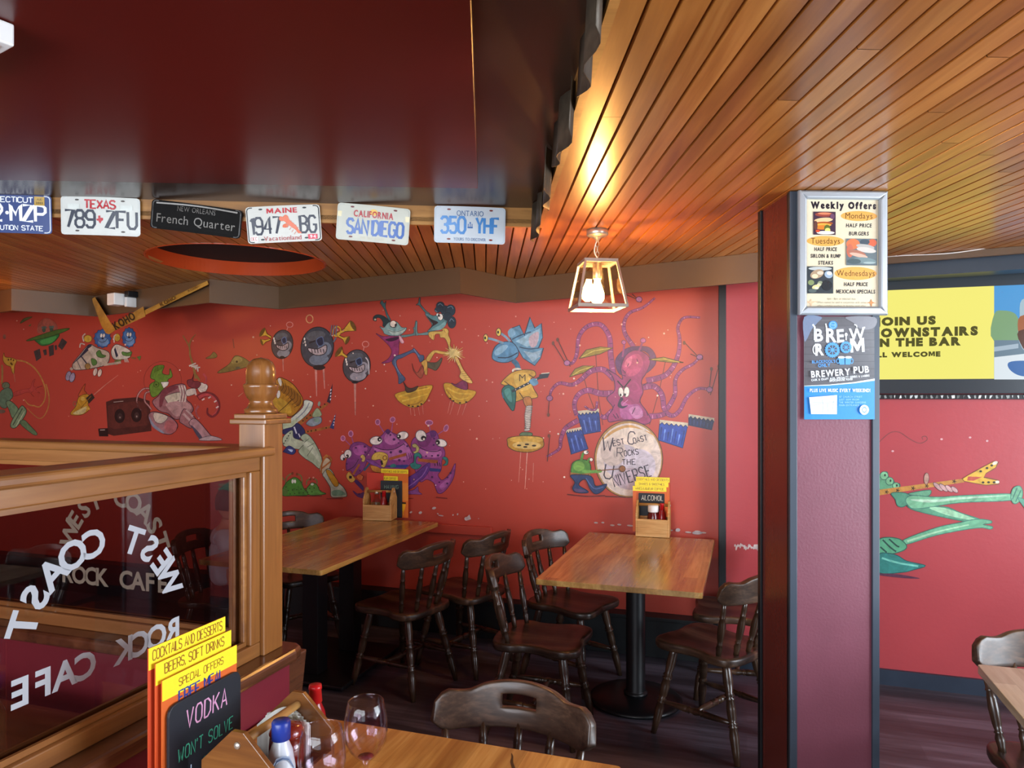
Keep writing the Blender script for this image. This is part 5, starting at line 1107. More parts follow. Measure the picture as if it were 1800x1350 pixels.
# octopus drummer
p = mural('o').T(900, 500, 3.6)
TC, TD, TL = '8e3f6e', '4a2347', 'c987a8'
def tent(pts, w0, w1, col=TC):
    q = cr(PT(pts), False, 5); p.line(q, w0 + 5, TD, False, w1 + 4); p.line(q, w0, col, False, w1); n = len(q)
    for i in range(2, n - 1, 2):
        x, y = q[i]; dx, dy = q[i + 1][0] - x, q[i + 1][1] - y; d = math.hypot(dx, dy) or 1; w = w0 + (w1 - w0) * i / n
        p.line([(x - dy / d * w * .45, y + dx / d * w * .45), (x + dy / d * w * .2, y - dx / d * w * .2)], 4, TL if i % 4 else TD, False, up=False)
    p.up()
for a, w_ in (('530,440 548,720 575,890', 4), ('445,555 480,680 525,800', 4), ('970,490 935,660 870,890', 4)): p.line(a, w_, '4b2a24', False)
tent('770,395 715,310 710,240 745,180 830,145 905,85', 26, 9); tent('640,570 625,450 615,330 560,255 480,265 425,330 410,440 385,495 350,500', 34, 14); tent('850,610 960,580 1020,520 1055,430 1060,340 1050,270 1090,210 1190,210', 34, 9)
tent('650,600 580,540 500,550 440,600 380,635 300,625 250,670 240,720', 36, 10); tent('980,790 1030,700 1035,600 1080,540 1150,500 1190,455', 26, 10); tent('640,690 560,690 480,670 420,700 395,760 410,830', 38, 22); tent('830,650 900,645 950,700 965,790 1010,830 1060,800 1110,710 1180,660 1250,665', 36, 12)
tent('870,835 930,830 990,810', 34, 24); tent('640,800 590,840 560,830', 36, 20); tent('420,860 340,910 310,980 300,1040 220,1090', 30, 10); tent('540,740 530,790 490,790 460,770', 12, 8)
p.poly('655,480 690,430 740,400 800,392 870,400 908,450 905,510 850,560 870,500 870,450 830,420 770,425 720,450 690,510 690,570 665,540', '59305c', edge=TD, ew=4)
p.poly('690,530 720,450 780,415 850,440 875,490 850,560 820,610 830,680 810,740 850,800 880,860 840,885 760,860 680,860 615,870 610,830 640,780 600,720 650,670 640,590 600,540 660,570 700,600', '963a66', edge=TD, ew=5)
p.poly('700,520 740,460 800,440 830,490 800,560 740,580', 'b04a70'); p.poly('690,740 740,760 800,760 830,820 760,850 690,840', 'ab5a92'); p.poly('740,790 800,770 830,830 780,850', 'c27fae'); p.poly('720,480 760,455 750,510 715,520', 'cc6a86')
for a in ('640,820 660,850', '660,815 675,845', '780,780 760,820', '700,540 720,560', '830,640 860,620', '650,760 630,800', '720,580 690,570', '850,800 860,830', '740,500 730,520', '790,470 800,500'): p.line(a, 5, '4a1d42', False)
p.line('700,460 712,380', 11, TC, False); p.ell(708, 366, 14, 13, 'b05c88', edge=TD, ew=3); p.line('805,420 825,370', 12, TC, False); p.ell(830, 355, 17, 15, 'b05c88', edge=TD, ew=3)
p.ell(690, 682, 17, 32, 'ece6da', -4, edge='6b5a50', ew=4); p.ell(726, 680, 18, 33, 'ece6da', 3, edge='6b5a50', ew=4); p.ell(688, 700, 6, 9, K); p.ell(716, 698, 6, 9, K); p.line('668,610 705,652', 8, K, False); p.line('752,600 710,652', 8, K, False)
p.poly('690,715 705,725 690,750 700,770 735,765 700,785 670,770 678,735', '33223a'); p.line('700,760 735,730', 4, 'c27fae', False)
for a in ('425,470 470,415 560,395 640,402 560,440', '365,585 400,535 450,515 525,515 450,560', '865,475 960,460 1085,495 1020,495 940,487'): p.poly(a, '8f7a24', False, edge='3f3310', ew=4)
for a in ('440,460 520,420 620,405', '385,575 430,545 510,520', '890,475 970,472 1060,492'): p.line(a, 5, 'c3ad4c', False)
for a in ('260,370 340,500', '290,350 370,520', '240,700 230,820', '240,960 225,1120', '720,65 820,105', '760,60 820,115', '1085,360 1190,470', '1130,440 1210,475', '1262,540 1245,690', '1308,520 1255,700'): p.line(a, 5, '4b2a24', False)
for x, y in ((262, 372), (290, 350), (232, 825), (236, 958), (1090, 370), (1262, 535), (1308, 520)): p.ell(x, y, 9, 13, '6b3d2c')
for x, y in ((350, 497), (240, 720), (1250, 665), (1188, 460), (805, 95)): p.ell(x, y, 19, 17, 'a5628c', edge=TD, ew=4)
done(p, 'painted_octopus_drummer')
# drums
p = mural('dr').T(900, 500, 3.6)
def drum(pts, top, z, c='29408a', l='5875c4'):
    p.poly(pts, c, False, edge='141f48', ew=4); q = PT(pts); x0, y0 = q[0]; x1, y1 = q[1]; x3, y3 = q[-1]; x2, y2 = q[2]
    for i in range(7):
        t = .08 + i * .14; a = (x0 + (x1 - x0) * t, y0 + (y1 - y0) * t); b_ = (x3 + (x2 - x3) * t, y3 + (y2 - y3) * t); s0 = .25 + .1 * (i % 3); p.line([(a[0] + (b_[0] - a[0]) * s0, a[1] + (b_[1] - a[1]) * s0), (a[0] + (b_[0] - a[0]) * .92, a[1] + (b_[1] - a[1]) * .92)], 9, l if i % 2 else '1f3274', False, 3, up=False)
    n = 6; zz = [(x0, y0 - z), (x1, y1 - z)]
    for i in range(2 * n, -1, -1): t = i / (2 * n); zz.append((x0 + (x1 - x0) * t, y0 + (y1 - y0) * t + (16 if i % 2 == 0 else 2)))
    p.up(); p.poly(zz, 'c9bfa6', False); p.line(zz[2:], 4, '141f48', False)
drum('413,815 550,800 562,930 450,950', 0, 14); drum('343,930 440,912 482,1040 375,1075', 0, 10); drum('935,870 1113,890 1080,1035 925,985', 0, 14, '2b49a6', '6d93dc'); drum('1118,830 1280,855 1265,920 1118,890', 0, 10, '1a2550', '2f3f78')
p.ell(738, 1105, 216, 242, 'a8834a', 0, 48, '4d3518', 5); p.ell(740, 1108, 205, 230, 'd3c7bd', 0, 48); p.ell(740, 1010, 160, 110, 'd9cdbf'); p.ell(700, 1120, 120, 110, 'bdb5c0'); p.ell(800, 1150, 110, 110, 'c9c3cf'); p.ell(640, 1060, 80, 90, 'c3b6ae'); p.ell(760, 1230, 120, 70, 'b9a9b4'); p.poly('570,990 640,920 760,890 900,960 860,930 740,905 650,935', 'c59a5a')
def hand(st, x, y, h, w_, rot, lw=.09): p.text(st, x, y, h, '3f3a44', font='s', width=w_, rot=rot, lw=lw, gap=.3)
hand('W', 602, 1052, 85, 64, 4); hand('EST', 678, 1016, 34, 70, -12, .16); hand('C', 752, 1010, 78, 42, 6); hand('OAST', 815, 996, 34, 88, -14, .16); hand('R', 682, 1090, 55, 36, 2); hand('OCKS', 757, 1080, 34, 90, -8, .16); hand('THE', 740, 1140, 34, 84, -2, .15); hand('U', 605, 1228, 88, 52, 10); hand('NIVERSE', 768, 1246, 72, 244, -17, .1)
done(p, 'painted_drum_kit')
p = mural('im').T(900, 500, 3.6); p.h = .0075
p.line('350,1328 480,1340 590,1335', 7, '6e2a26'); p.line('590,1340 720,1345', 7, '5a2422')
p.poly('375,1180 385,1130 430,1108 480,1115 500,1150 490,1195 430,1205 385,1200', '4f8a35', edge='20401a', ew=5); p.ell(425, 1150, 36, 32, '77ad4a'); p.line('440,1112 450,1075 462,1060', 16, '4f8a35'); p.line('478,1125 490,1105 500,1100', 13, '4f8a35')
p.ell(470, 1062, 16, 13, 'ece6da', edge=K, ew=3); p.ell(503, 1108, 11, 11, 'ece6da', edge=K, ew=3); p.ell(478, 1060, 5, 5, K); p.line('445,1180 500,1185 560,1180', 20, '68a044'); p.ell(556, 1180, 15, 11, '68a044'); p.line('540,1178 690,1166', 6, '7a4a24', False); p.ell(700, 1166, 19, 20, '8d5a2c', edge='3c2412', ew=4)
p.poly('372,1188 440,1198 498,1192 500,1212 430,1215 374,1205', '9a6d34', False); p.poly('375,1205 500,1212 530,1275 600,1262 575,1305 530,1325 495,1290 470,1235 440,1240 425,1270 480,1305 475,1318 410,1315 385,1290 400,1250', '2c3f6c', edge='141f3c', ew=5); p.poly('400,1290 470,1305 440,1315 405,1310', '5a4a72'); p.line('470,1225 520,1290 580,1280', 7, '4d689c')
for i in range(6): p.ell(400 + i * 17, 1204, 4, 4, '4d3418')
done(p, 'painted_green_imp')
# purple trio
p = mural('t').T(590, 730, 7.104)
PU, PD_, PL = '8c3f82', '4a1f58', 'b46aa8'
def stalk(a, x, y, rx, ry, rot=0): p.line(a, 13, '9a5590', False, 9); p.ell(x, y, rx, ry, '9a4f7c', rot, edge='d08ab0', ew=9)
stalk('185,375 110,300', 92, 288, 26, 32); stalk('225,360 195,250', 190, 230, 28, 36); stalk('620,240 540,110', 526, 85, 28, 34); stalk('695,230 712,100', 712, 55, 30, 34, 30); stalk('1190,250 1170,120', 1168, 92, 46, 30); stalk('1265,245 1350,190', 1380, 160, 26, 42, 20)
p.poly('130,610 150,520 190,380 260,335 350,345 420,390 470,420 400,560 340,690 240,760 190,690 140,690', '7c3878', edge=PD_, ew=7); p.poly('220,400 330,370 400,420 330,500 240,480', 'a8559a'); p.line('140,690 230,640 290,545', 7, K)
p.poly('215,940 290,985 350,960 350,1030 270,1010', '5a2a68', edge=PD_, ew=5); p.poly('230,820 330,930 345,940 345,890 270,810', '49276a', edge=PD_, ew=5)
p.ell(92, 522, 30, 42, 'e6dfd8', 20, edge='5c5058', ew=8); p.ell(105, 545, 12, 17, K); p.ell(155, 482, 46, 54, 'e6dfd8', 15, edge='5c5058', ew=8); p.ell(148, 510, 19, 22, K); p.ell(140, 515, 7, 8, WT)
p.line('220,740 300,610', 26, 'a3592c', False); p.line('355,690 440,590', 26, '34506c', False); p.poly('135,750 170,705 220,760 250,800 200,840 150,800', 'c9a24c', edge='5c3c14', ew=5); p.rect(170, 755, 205, 790, K); p.poly('265,760 300,735 345,760 330,810 280,800', 'c96a34', edge='6b2c12', ew=4); p.poly('310,520 340,490 375,530 355,580 325,570 335,545', 'd0b060', edge='5c3c14', ew=4)
# right one
p.poly('945,360 1000,270 1130,230 1230,190 1280,250 1300,330 1360,430 1365,510 1330,560 1320,680 1280,745 1330,810 1400,760 1450,690 1497,600 1480,760 1420,880 1340,965 1280,970 1250,900 1225,840 1140,800 1060,830 1000,700 960,560', PU, edge=PD_, ew=7)
p.poly('1010,400 1120,440 1310,440 1300,520 1120,520 1020,460', PL); p.poly('1180,200 1240,190 1260,250 1200,280', '5c2a68'); p.poly('1020,250 1130,240 1200,290 1140,390 1040,370', '75306c'); p.poly('1300,880 1400,790 1450,720 1420,840 1340,930', 'a35a9c'); p.line('1050,400 1150,445 1260,450 1315,430', 8, '2c1436')
p.poly('1165,655 1315,670 1310,705 1180,700', '2b3a78', False); p.line('1030,555 1150,570 1280,580', 40, 'a3552c'); p.poly('1335,530 1380,520 1408,560 1395,620 1340,625 1372,600 1375,570', '2f8078', edge='143c3a', ew=5)
p.ell(1068, 255, 66, 72, 'e6dfd8', -25, edge='5c5058', ew=9); p.ell(1100, 285, 32, 30, K); p.ell(1105, 297, 13, 14, WT); p.ell(1322, 345, 72, 48, 'e6dfd8', 16, edge='5c5058', ew=9); p.ell(1280, 338, 26, 30, K); p.ell(1270, 345, 11, 11, WT)
for a in ('1240,600 1245,635', '1270,580 1280,630', '1300,590 1310,640'): p.line(a, 9, K)
# wing and middle one
p.poly('1170,590 1170,690 1100,790 1040,830 1000,880 900,935 870,900 880,800 1000,720', '5d3284', edge=PD_, ew=6); p.line('1150,640 1080,760 900,900', 12, '8f63b0'); p.poly('900,950 980,930 1030,890 1040,950 1080,985 980,985 900,980', '874a90', edge=PD_, ew=5)
p.poly('375,540 430,440 500,330 590,240 650,175 700,210 780,250 880,330 940,420 975,500 965,590 900,640 830,690 700,690 580,650 500,600', PU, edge=PD_, ew=7)
p.poly('480,400 620,430 780,400 870,340 930,430 950,500 860,560 640,540 520,470', PL); p.poly('620,250 680,210 740,260 800,330 700,370 620,330', 'b56aa6'); p.poly('625,200 660,172 690,200 660,240', '4c2360'); p.line('490,395 600,430 740,420 860,352', 9, '2c1436'); p.line('850,348 872,375', 7, '2c1436', False)
p.poly('590,640 700,620 900,615 920,630 880,660 760,655', '2f3d86', False)
p.line('670,548 780,515 890,485', 36, 'a3552c', False)
p.poly('450,545 480,480 560,455 640,480 660,530 640,600 610,650 560,640 590,600 560,550 500,560', 'd0b050', edge='5c3c14', ew=6); p.ring(620, 530, 24, 26, 12, '8a5a1c'); p.poly('560,575 585,560 600,610 580,625', K, False); p.poly('375,545 480,575 600,660 560,660 430,600', '7a3f8c', edge=PD_, ew=5); p.poly('440,630 520,640 600,690 600,720 480,700', 'c98a34', edge='5c3c14', ew=4)
p.poly('960,370 1000,355 1045,400 1040,450 1000,475 970,460 1005,440 1005,405 975,400', 'b9b06a', edge='4a4420', ew=5); p.poly('985,490 1040,465 1082,510 1060,540 1040,510 1010,530 1010,600 1075,620 1030,670 960,660 935,610 985,580', '2c7a74', edge='123c3a', ew=5); p.poly('690,620 740,605 760,640 700,650', '2c7a74')
for a in ('890,490 900,545', '915,470 930,550', '940,470 950,540'): p.line(a, 9, '5c2a68', False)
p.ell(510, 316, 78, 54, 'e6dfd8', -6, edge='5c5058', ew=9); p.ell(552, 300, 25, 28, K); p.ell(558, 302, 9, 10, WT); p.ell(842, 252, 72, 50, 'e6dfd8', -12, edge='5c5058', ew=9); p.ell(795, 265, 26, 26, K); p.ell(788, 262, 9, 10, WT)
for x, y, r_ in ((690, 245, 13), (735, 300, 18), (790, 345, 10), (695, 462, 17), (815, 452, 22), (500, 450, 14), (800, 560, 17), (860, 570, 14), (900, 385, 13), (260, 405, 13), (370, 390, 15), (375, 460, 13), (310, 690, 12), (145, 605, 12), (1235, 290, 13), (1230, 370, 12), (1285, 500, 15), (1135, 510, 13), (1210, 505, 12), (1080, 530, 12), (1210, 770, 14), (1440, 720, 15), (1405, 775, 11), (1300, 835, 12), (1400, 850, 13), (300, 980, 12)): p.ell(x, y, r_, r_ * .9, '4c2058')
p.line('900,1040 980,1035', 9, '7a2c28'); p.line('1260,1022 1400,1036', 14, '7a2c28'); 
done(p, 'painted_purple_trio')
# double-necked guitarist with the orange head, and the green crowd
p = mural('h').T(440, 660, 5.868)
p.poly('285,30 350,35 440,90 510,180 545,260 520,330 430,420 350,400 290,380 200,330 200,150', 'b07a24', edge='3c2408', ew=7); p.poly('300,110 400,110 500,190 530,260 490,320 400,220 320,170', '8a5a1c'); p.poly('230,260 300,230 400,300 420,390 300,370', 'bf9534')
for i in range(7): p.line([(325 + i * 32, 55 + i * 26), (345 + i * 28, 110 + i * 30), (320 + i * 22, 160 + i * 28)], 5, '3c2408')
p.poly('285,40 310,30 325,70 318,110 300,90', 'd9d3c8'); p.ell(292, 195, 19, 42, 'ddd8d0', 8, edge='4a3a28', ew=4); p.line('295,375 370,310 435,238', 6, '3c2408'); p.line('410,235 440,250', 6, '3c2408', False)
p.poly('340,480 420,440 540,330 560,255 640,270 645,310 600,390 500,480 420,540 345,570', 'c9cfc0', edge='3a4440', ew=6); p.line('440,480 560,370 610,280', 9, '7a8290'); p.poly('345,500 430,470 500,440 440,520 350,560', 'b9c7a4')
p.line('500,500 640,400 800,290', 44, 'a2602c', False, 24); p.line('560,585 700,560 830,528', 30, 'a2602c', False, 26); p.poly('790,270 850,80 845,170 825,290', '2a2438', False); p.poly('820,540 885,390 862,555', '2c3a6c', False)
for i in range(4): p.ell(832 + i * -1, 150 + i * 32, 6, 11, 'd9d3e0', 20); p.ell(872 - i * 4, 420 + i * 30, 5, 9, 'd9d3e0', 20)
for x, y in ((545, 468), (585, 440), (620, 410), (725, 325), (770, 297), (597, 578), (632, 572), (678, 562), (785, 540)): p.ell(x, y, 7, 9, '2e1608')
p.poly('640,420 690,335 740,400 700,430', '9fae88', edge='4a5a44', ew=4); p.poly('580,490 640,440 730,430 730,490 650,525 600,515', '8b98a4', edge='3c4650', ew=5); p.ell(712, 292, 13, 26, '8f9e90', 10); p.ell(690, 460, 30, 25, '7e9a8c')
p.poly('340,560 440,530 490,490 560,560 560,620 500,660 440,640 400,600 345,605', '28305e', edge='141838', ew=5); p.line('455,530 480,600', 15, 'ccd0dc', False); p.line('500,600 520,640', 12, 'ccd0dc', False)
p.poly('340,640 400,580 440,570 450,640 530,670 590,700 580,740 500,760 400,740 345,720', 'b9c4a8', edge='3e4a40', ew=5); p.poly('345,780 400,725 470,770 440,815 350,790', '2c3a78', edge='141c40', ew=5); p.poly('390,760 440,765 430,790', 'b9c9e6')
for i in range(5): p.ell(350 + i * 16, 700 - i * 26, 6, 9, '2c4a3c', 30)
p.poly('500,780 560,700 520,640 580,600 660,680 740,850 720,960 640,900 560,850', 'a9b79a', edge='3e4a40', ew=6); p.poly('540,700 600,680 690,780 720,900 640,800', 'c3ccb4')
for a in ('560,690 610,650', '590,740 660,700', '590,830 650,740'): p.line(a, 5, '3e4a40', False)
p.poly('720,960 760,870 800,850 835,890 820,950 760,1010 735,1000', 'b9a98c', edge='5c4a30', ew=5); p.line('735,1010 745,900 800,830 840,870 790,920 740,960', 16, 'a3622c'); p.line('755,850 790,820 800,840', 12, 'b8773a')
p.poly('750,1020 800,960 850,990 900,1090 970,1160 1000,1240 930,1255 840,1250 830,1160 780,1070', 'a9b3a2', edge='3e4a40', ew=6); p.poly('785,990 830,985 915,1110 870,1140', 'b58420', edge='5c3c10', ew=5); p.poly('850,1190 930,1180 985,1230 860,1240', '6f9c84'); p.line('790,1270 960,1270', 10, '7a2c26', False)
done(p, 'painted_orange_guitarist')
p = mural('c').T(440, 660, 5.868)
p.line('340,1235 560,1245 740,1243', 9, '6e2622')
for a in ('365,1130 375,1050 430,1010', '535,1110 525,1040 480,1012', '580,1130 585,1085 620,1068', '690,1120 685,1080 655,1062', '350,1080 330,1050'): p.line(a, 12, '6f7a44')
for x, y in ((435, 1010), (482, 1018), (620, 1068), (655, 1062)): p.ell(x, y, 12, 16, '7a3a22')
p.poly('330,1180 370,1110 400,1080 460,1050 520,1090 550,1160 600,1230 450,1240 340,1240', '4c8a34', edge='23421a', ew=6); p.poly('580,1180 610,1130 640,1105 690,1130 720,1190 780,1222 620,1235', '5a9440', edge='23421a', ew=6)
p.ell(438, 1092, 12, 22, 'd9dccf', 5); p.ell(462, 1092, 11, 20, 'd9dccf', -5); p.ell(640, 1122, 16, 12, 'cfd6c4'); p.ell(350, 1200, 40, 35, '567a3a')
for i in range(16): p.ell(370 + (i * 67) % 380, 1150 + (i * 31) % 75, 7, 6, '2c4a20')
done(p, 'painted_green_crowd')
# left end: saucer, twin astronauts, fish rocket, green player, speaker, pink astronaut, ships
p = mural('l').T(0, 540, 5.625)
p.poly('200,160 240,110 320,95 260,130', '5a6a3a', edge='2e3a22', ew=4); p.poly('280,185 315,160 300,190', '5a6a3a', False); p.ell(45, 292, 16, 24, '8a5a4a')
p.poly('375,255 380,170 450,108 540,150 570,215 480,250', 'a85c4c'); p.ring(470, 190, 95, 82, 3, '8a4238', 10)
for x, y in ((435, 220), (510, 215)): p.ell(x, y, 17, 28, '3f5a48', edge='23342c', ew=3); p.ell(x - 12, y - 18, 13, 13, '5c6a60'); p.ell(x + 14, y - 20, 13, 13, '5c6a60')
p.poly('350,320 460,290 585,265 560,320 500,365 420,382 370,350', '2f7a3c', edge='1a3a22', ew=5); p.poly('400,335 500,300 560,290 520,345 430,365', '48a050'); p.poly('268,325 400,275 560,225 690,210 620,250 460,300 300,332', '4a7030', edge='23381a', ew=5)
for a in ('335,435 395,410 410,500 360,535', '425,425 460,415 465,470 440,478', '482,385 532,370 535,470 490,488', '540,380 562,372 568,418 548,428', '575,385 615,305 668,345 615,425'): p.poly(a, '3c3a38', False)
done(p, 'painted_saucer')
p = mural('l2').T(0, 540, 5.625)
SU = 'b9ab98'
p.ring(1285, 290, 95, 110, 4, '9c4a38'); p.ring(1010, 300, 95, 105, 4, '9c4a38')
p.poly('720,560 790,470 880,370 960,400 1080,450 1060,560 940,600 800,620 730,615', SU, edge='2a2a34', ew=6); p.line('800,480 860,560', 12, '2a2f44'); p.line('760,520 800,610', 6, '2a2f44'); p.poly('800,470 880,370 900,400 760,530 720,560', '2c3448')
p.poly('1100,430 1140,370 1200,380 1290,430 1280,500 1150,520 1110,490', 'd2c9bb', edge='2a2a34', ew=6); p.poly('1128,420 1140,395 1170,480 1150,500', '2c3448', False)
p.ell(870, 312, 40, 36, 'c2a03c', edge='5c4718', ew=4); p.ell(1160, 300, 30, 38, 'c2a03c', edge='5c4718', ew=4); p.line('830,340 820,290 845,262', 12, 'c9beb0'); p.line('790,400 800,360 840,370', 12, 'c9beb0'); p.line('1130,350 1130,290 1150,270', 10, 'd2c9bb')
for x, y, rx, ry in ((1015, 310, 76, 84), (1278, 300, 62, 90)):
    pts = [(x + (rx * (1.0 if i % 2 else 1.16)) * math.cos(R(i * 15)), y + (ry * (1.0 if i % 2 else 1.14)) * math.sin(R(i * 15))) for i in range(24)]; p.poly(pts, '38619a', False, edge='1c2f50', ew=4); p.ell(x + 10, y + ry * .4, rx * .7, ry * .5, '6f93bd'); p.ell(x - 20, y - ry * .3, rx * .5, ry * .4, '4b78ae')
    p.ell(x - 12, y - 30, 12, 21, 'e6e2d8', 8, edge=K, ew=3); p.ell(x + 14, y - 30, 12, 21, 'e6e2d8', 8, edge=K, ew=3); p.ell(x + 2, y, 12, 8, K); p.line([(x - 42, y + 20), (x - 10, y + 36), (x + 25, y + 28), (x + 48, y)], 5, K)
p.ell(870, 585, 27, 30, '9a7a44', edge='3f2f18', ew=4); p.line('890,400 940,470 1000,540', 44, 'cabfae'); p.poly('955,450 990,425 1010,465 1050,480 1020,500 970,490', '4f7a3c', edge='23381a', ew=4); p.poly('905,510 950,520 960,560 920,575', '4f7a3c', edge='23381a', ew=4); p.poly('1210,440 1260,450 1305,440 1290,480 1220,475', '5c8a44', edge='23381a', ew=4); p.poly('1130,530 1215,510 1160,575', '6a7a44', False); p.line('1030,570 1110,560 1200,545', 22, 'b9ab98')
for x, y in ((945, 640), (990, 650)): p.ell(x, y, 20, 40, 'd6c3b4', 14, edge='4a3a38', ew=4)
for x, y in ((680, 680), (718, 695)): p.ell(x, y, 26, 48, '9a93a8', 16, edge='3a3648', ew=5)
p.line('700,600 720,620', 24, SU, False)
for i in range(4): p.line([(1230 + i * 8, 490), (1240 + i * 12, 545)], 5, 'd2c9bb', False)
p.line('1300,500 1345,505', 18, '8a5a34', False); p.poly('1355,490 1400,480 1385,530', '5c7a3c', False)
done(p, 'painted_twin_astronauts')
p = mural('l3').T(0, 540, 5.625)
p.line('930,865 1040,770 1170,670', 9, 'c98a78', False, 3)
p.poly('775,880 800,820 845,755 835,820 860,850 830,870', 'b0522c', edge='5c2412', ew=5); p.poly('695,1055 750,980 780,890 850,860 890,880 870,960 890,1000 840,1050 770,1068', 'bf8f2a', edge='5e4212', ew=5); p.poly('720,1050 790,1010 860,980 840,1040 780,1062', 'cdbf86'); p.ell(820, 905, 22, 20, 'd9b85a'); p.poly('850,900 910,850 938,895 880,955', '2c2a24', False); p.line('850,990 890,1010', 12, 'c9a24c', False); p.line('800,1000 900,880', 8, '8a6220', False)
p.ring(740, 955, 16, 22, 6, '7a6a4a')
done(p, 'painted_fish_rocket')
p = mural('l4').T(0, 540, 5.625)
p.line('160,525 250,540 340,600 410,700 450,820 440,920 390,985 330,970', 15, 'b98a44', True, 10); p.line('455,760 485,880 480,980 440,1070 390,1100 330,1060 270,1000', 12, 'b08040', True, 6); p.line('330,975 280,960 240,910', 14, 'b98a44', True, 5)
p.poly('40,450 50,490 110,500 165,525 145,580 140,660 120,640 105,590 60,570 30,520', 'c29a3c', edge='5e4212', ew=5); p.line('138,650 150,740', 9, 'b56a54', False)
for x, y in ((85, 520), (110, 515), (135, 525), (110, 555), (120, 565)): p.ell(x, y, 8, 10, '5e4212', 20)
p.line('20,570 25,640 20,760', 18, '9a7a44'); p.poly('130,850 220,815 300,800 320,740 350,710 330,780 380,790 420,780 350,810 400,850 330,830 310,860 340,885 280,840 200,865 140,880', 'b0453c', edge='7a2420', ew=3)
for i in range(5): p.line([(330, 800 + i * 8), (430, 770 + i * 40)], 4, 'b0453c', False)
p.ell(60, 775, 38, 34, '66785a', edge='2c3a2c', ew=5); p.poly('0,850 60,800 110,810 130,880 90,930 60,1000 0,970', '5a7a60', edge='263a2e', ew=5); p.poly('60,940 110,930 190,1020 130,1100 90,1010', '6a8a66', edge='263a2e', ew=5); p.poly('105,1160 200,990 240,985 260,1050 160,1190', '7d9a74', edge='263a2e', ew=6); p.line('130,1165 225,1000', 9, '3a5440', False); p.line('160,1180 245,1030', 9, 'b9c7a4', False); p.poly('200,1150 240,1115 300,1170 370,1250 330,1258', '5e8058', edge='263a2e', ew=5); p.ell(20, 1030, 35, 20, '6a5a4a')
done(p, 'painted_green_player')
p = mural('l5').T(200, 560, 5.869)
p.poly('-80,860 0,830 250,810 370,850 390,1160 0,1210 -60,1190', '49241e', False); p.poly('-60,900 0,880 250,850 340,870 350,1100 0,1140 -50,1110', '5c2c24', False)
for x, y in ((62, 1005), (235, 995), ): p.ell(x, y, 52, 72, '1d1514', edge='0f0b0b', ew=4); p.ell(x + 3, y + 5, 24, 34, '3c2c2a'); p.ell(x + 3, y + 15, 8, 10, '8a7a72')
p.poly('-160,1135 -60,1130 -55,1215 -150,1215', '241614', False); p.line('-140,1150 -90,1148', 8, 'b9a9a0', False); p.line('0,862 100,852', 6, 'b9a9a0', False)
done(p, 'painted_speaker_box')
p = mural('l6').T(200, 560, 5.869)
for pts in ('470,780 400,730 310,725 250,790 240,880 290,960', '395,750 330,770 320,850 360,900 390,940'): p.line(pts, 22, '5c2c34'); p.line(pts, 12, 'b98a84')
p.ring(505, 640, 195, 200, 4, '7a3028', 10)
p.poly('430,640 380,610 395,540 430,490 520,485 500,560 570,580 580,515 605,595 560,630 560,680 500,740 440,800 390,800 370,690', '6a8f34', edge='33481a', ew=6)
for i in range(7): p.line([(420 + i * 12, 560 - i * 6), (435 + i * 14, 490)], 6, '46681f', False)
p.ring(440, 680, 26, 28, 8, '3c5a1c'); p.ell(440, 682, 10, 11, '33481a'); p.poly('485,655 570,650 560,690 515,720', 'e2dcd0', False, edge='4a3a30', ew=4)
p.poly('400,860 460,800 520,730 650,680 740,690 750,830 800,880 820,950 740,1010 640,1040 560,980 470,950', '9c6a6c', edge='3a2430', ew=7); p.poly('535,800 680,760 690,830 580,880 545,850', 'c9bda6', edge='4a3a3c', ew=6); p.poly('540,880 700,850 800,900 760,980 650,1010 590,960', 'b98f8c'); p.poly('500,740 640,690 660,720 540,790 500,900 470,900', '7a3c44')
for x in (685, 712, 740): p.line([(x - 10, 690), (x + 8, 770), (x - 5, 860)], 15, 'd2c2b4')
p.poly('750,740 830,720 850,770 760,800', 'd2c2b4', edge='4a3a3c', ew=5); p.line('830,705 850,790', 18, 'cdbab0', False); p.poly('860,690 900,660 970,690 950,750 890,760', 'd8cabd', edge='4a3a3c', ew=5)
p.poly('760,640 810,620 830,560 820,640 880,650 900,680 860,720 780,700', '7a343c', edge='3a1820', ew=5); p.line('925,570 955,610 950,660 930,670', 22, 'a8424a', True, 12)
p.line('850,620 820,480 790,380 780,290 715,175', 26, '8a6a3a', True, 10); p.line('780,290 800,220 850,160', 20, '8a6a3a', True, 6); p.line('835,560 890,640', 22, '8a6a3a', False)
for i in range(5): p.line([(780 + i * 22, 490 + i * 5), (850 + (i % 3) * 22, 460 + i * 22)], 17, 'cbbcb0', False, 12)
p.line('870,820 940,780 1030,800 1080,880 1070,960 1020,1010 970,980 970,920', 62, '7a2a30', True, 14); p.line('880,815 950,785 1030,815 1072,890 1060,960 1015,1000', 34, 'b8484a', True, 8)
for x, y in ((925, 830), (990, 810), (1050, 850), (1070, 910)): p.line([(x - 12, y + 12), (x + 14, y - 4)], 14, 'd9c2bc', False)
p.line('880,900 850,950 870,1010 900,1025', 26, 'a8565a', True, 8)
p.poly('360,1000 420,960 560,1000 640,1060 660,1120 600,1190 500,1180 400,1100', 'a37478', edge='3a2430', ew=7); p.poly('420,970 560,1010 500,1080 430,1060', 'cdbfae', edge='5a464a', ew=4); p.ell(590, 1115, 65, 70, 'b4686a'); p.poly('370,1010 420,1090 520,1170 500,1180 400,1110', '8a8fa0')
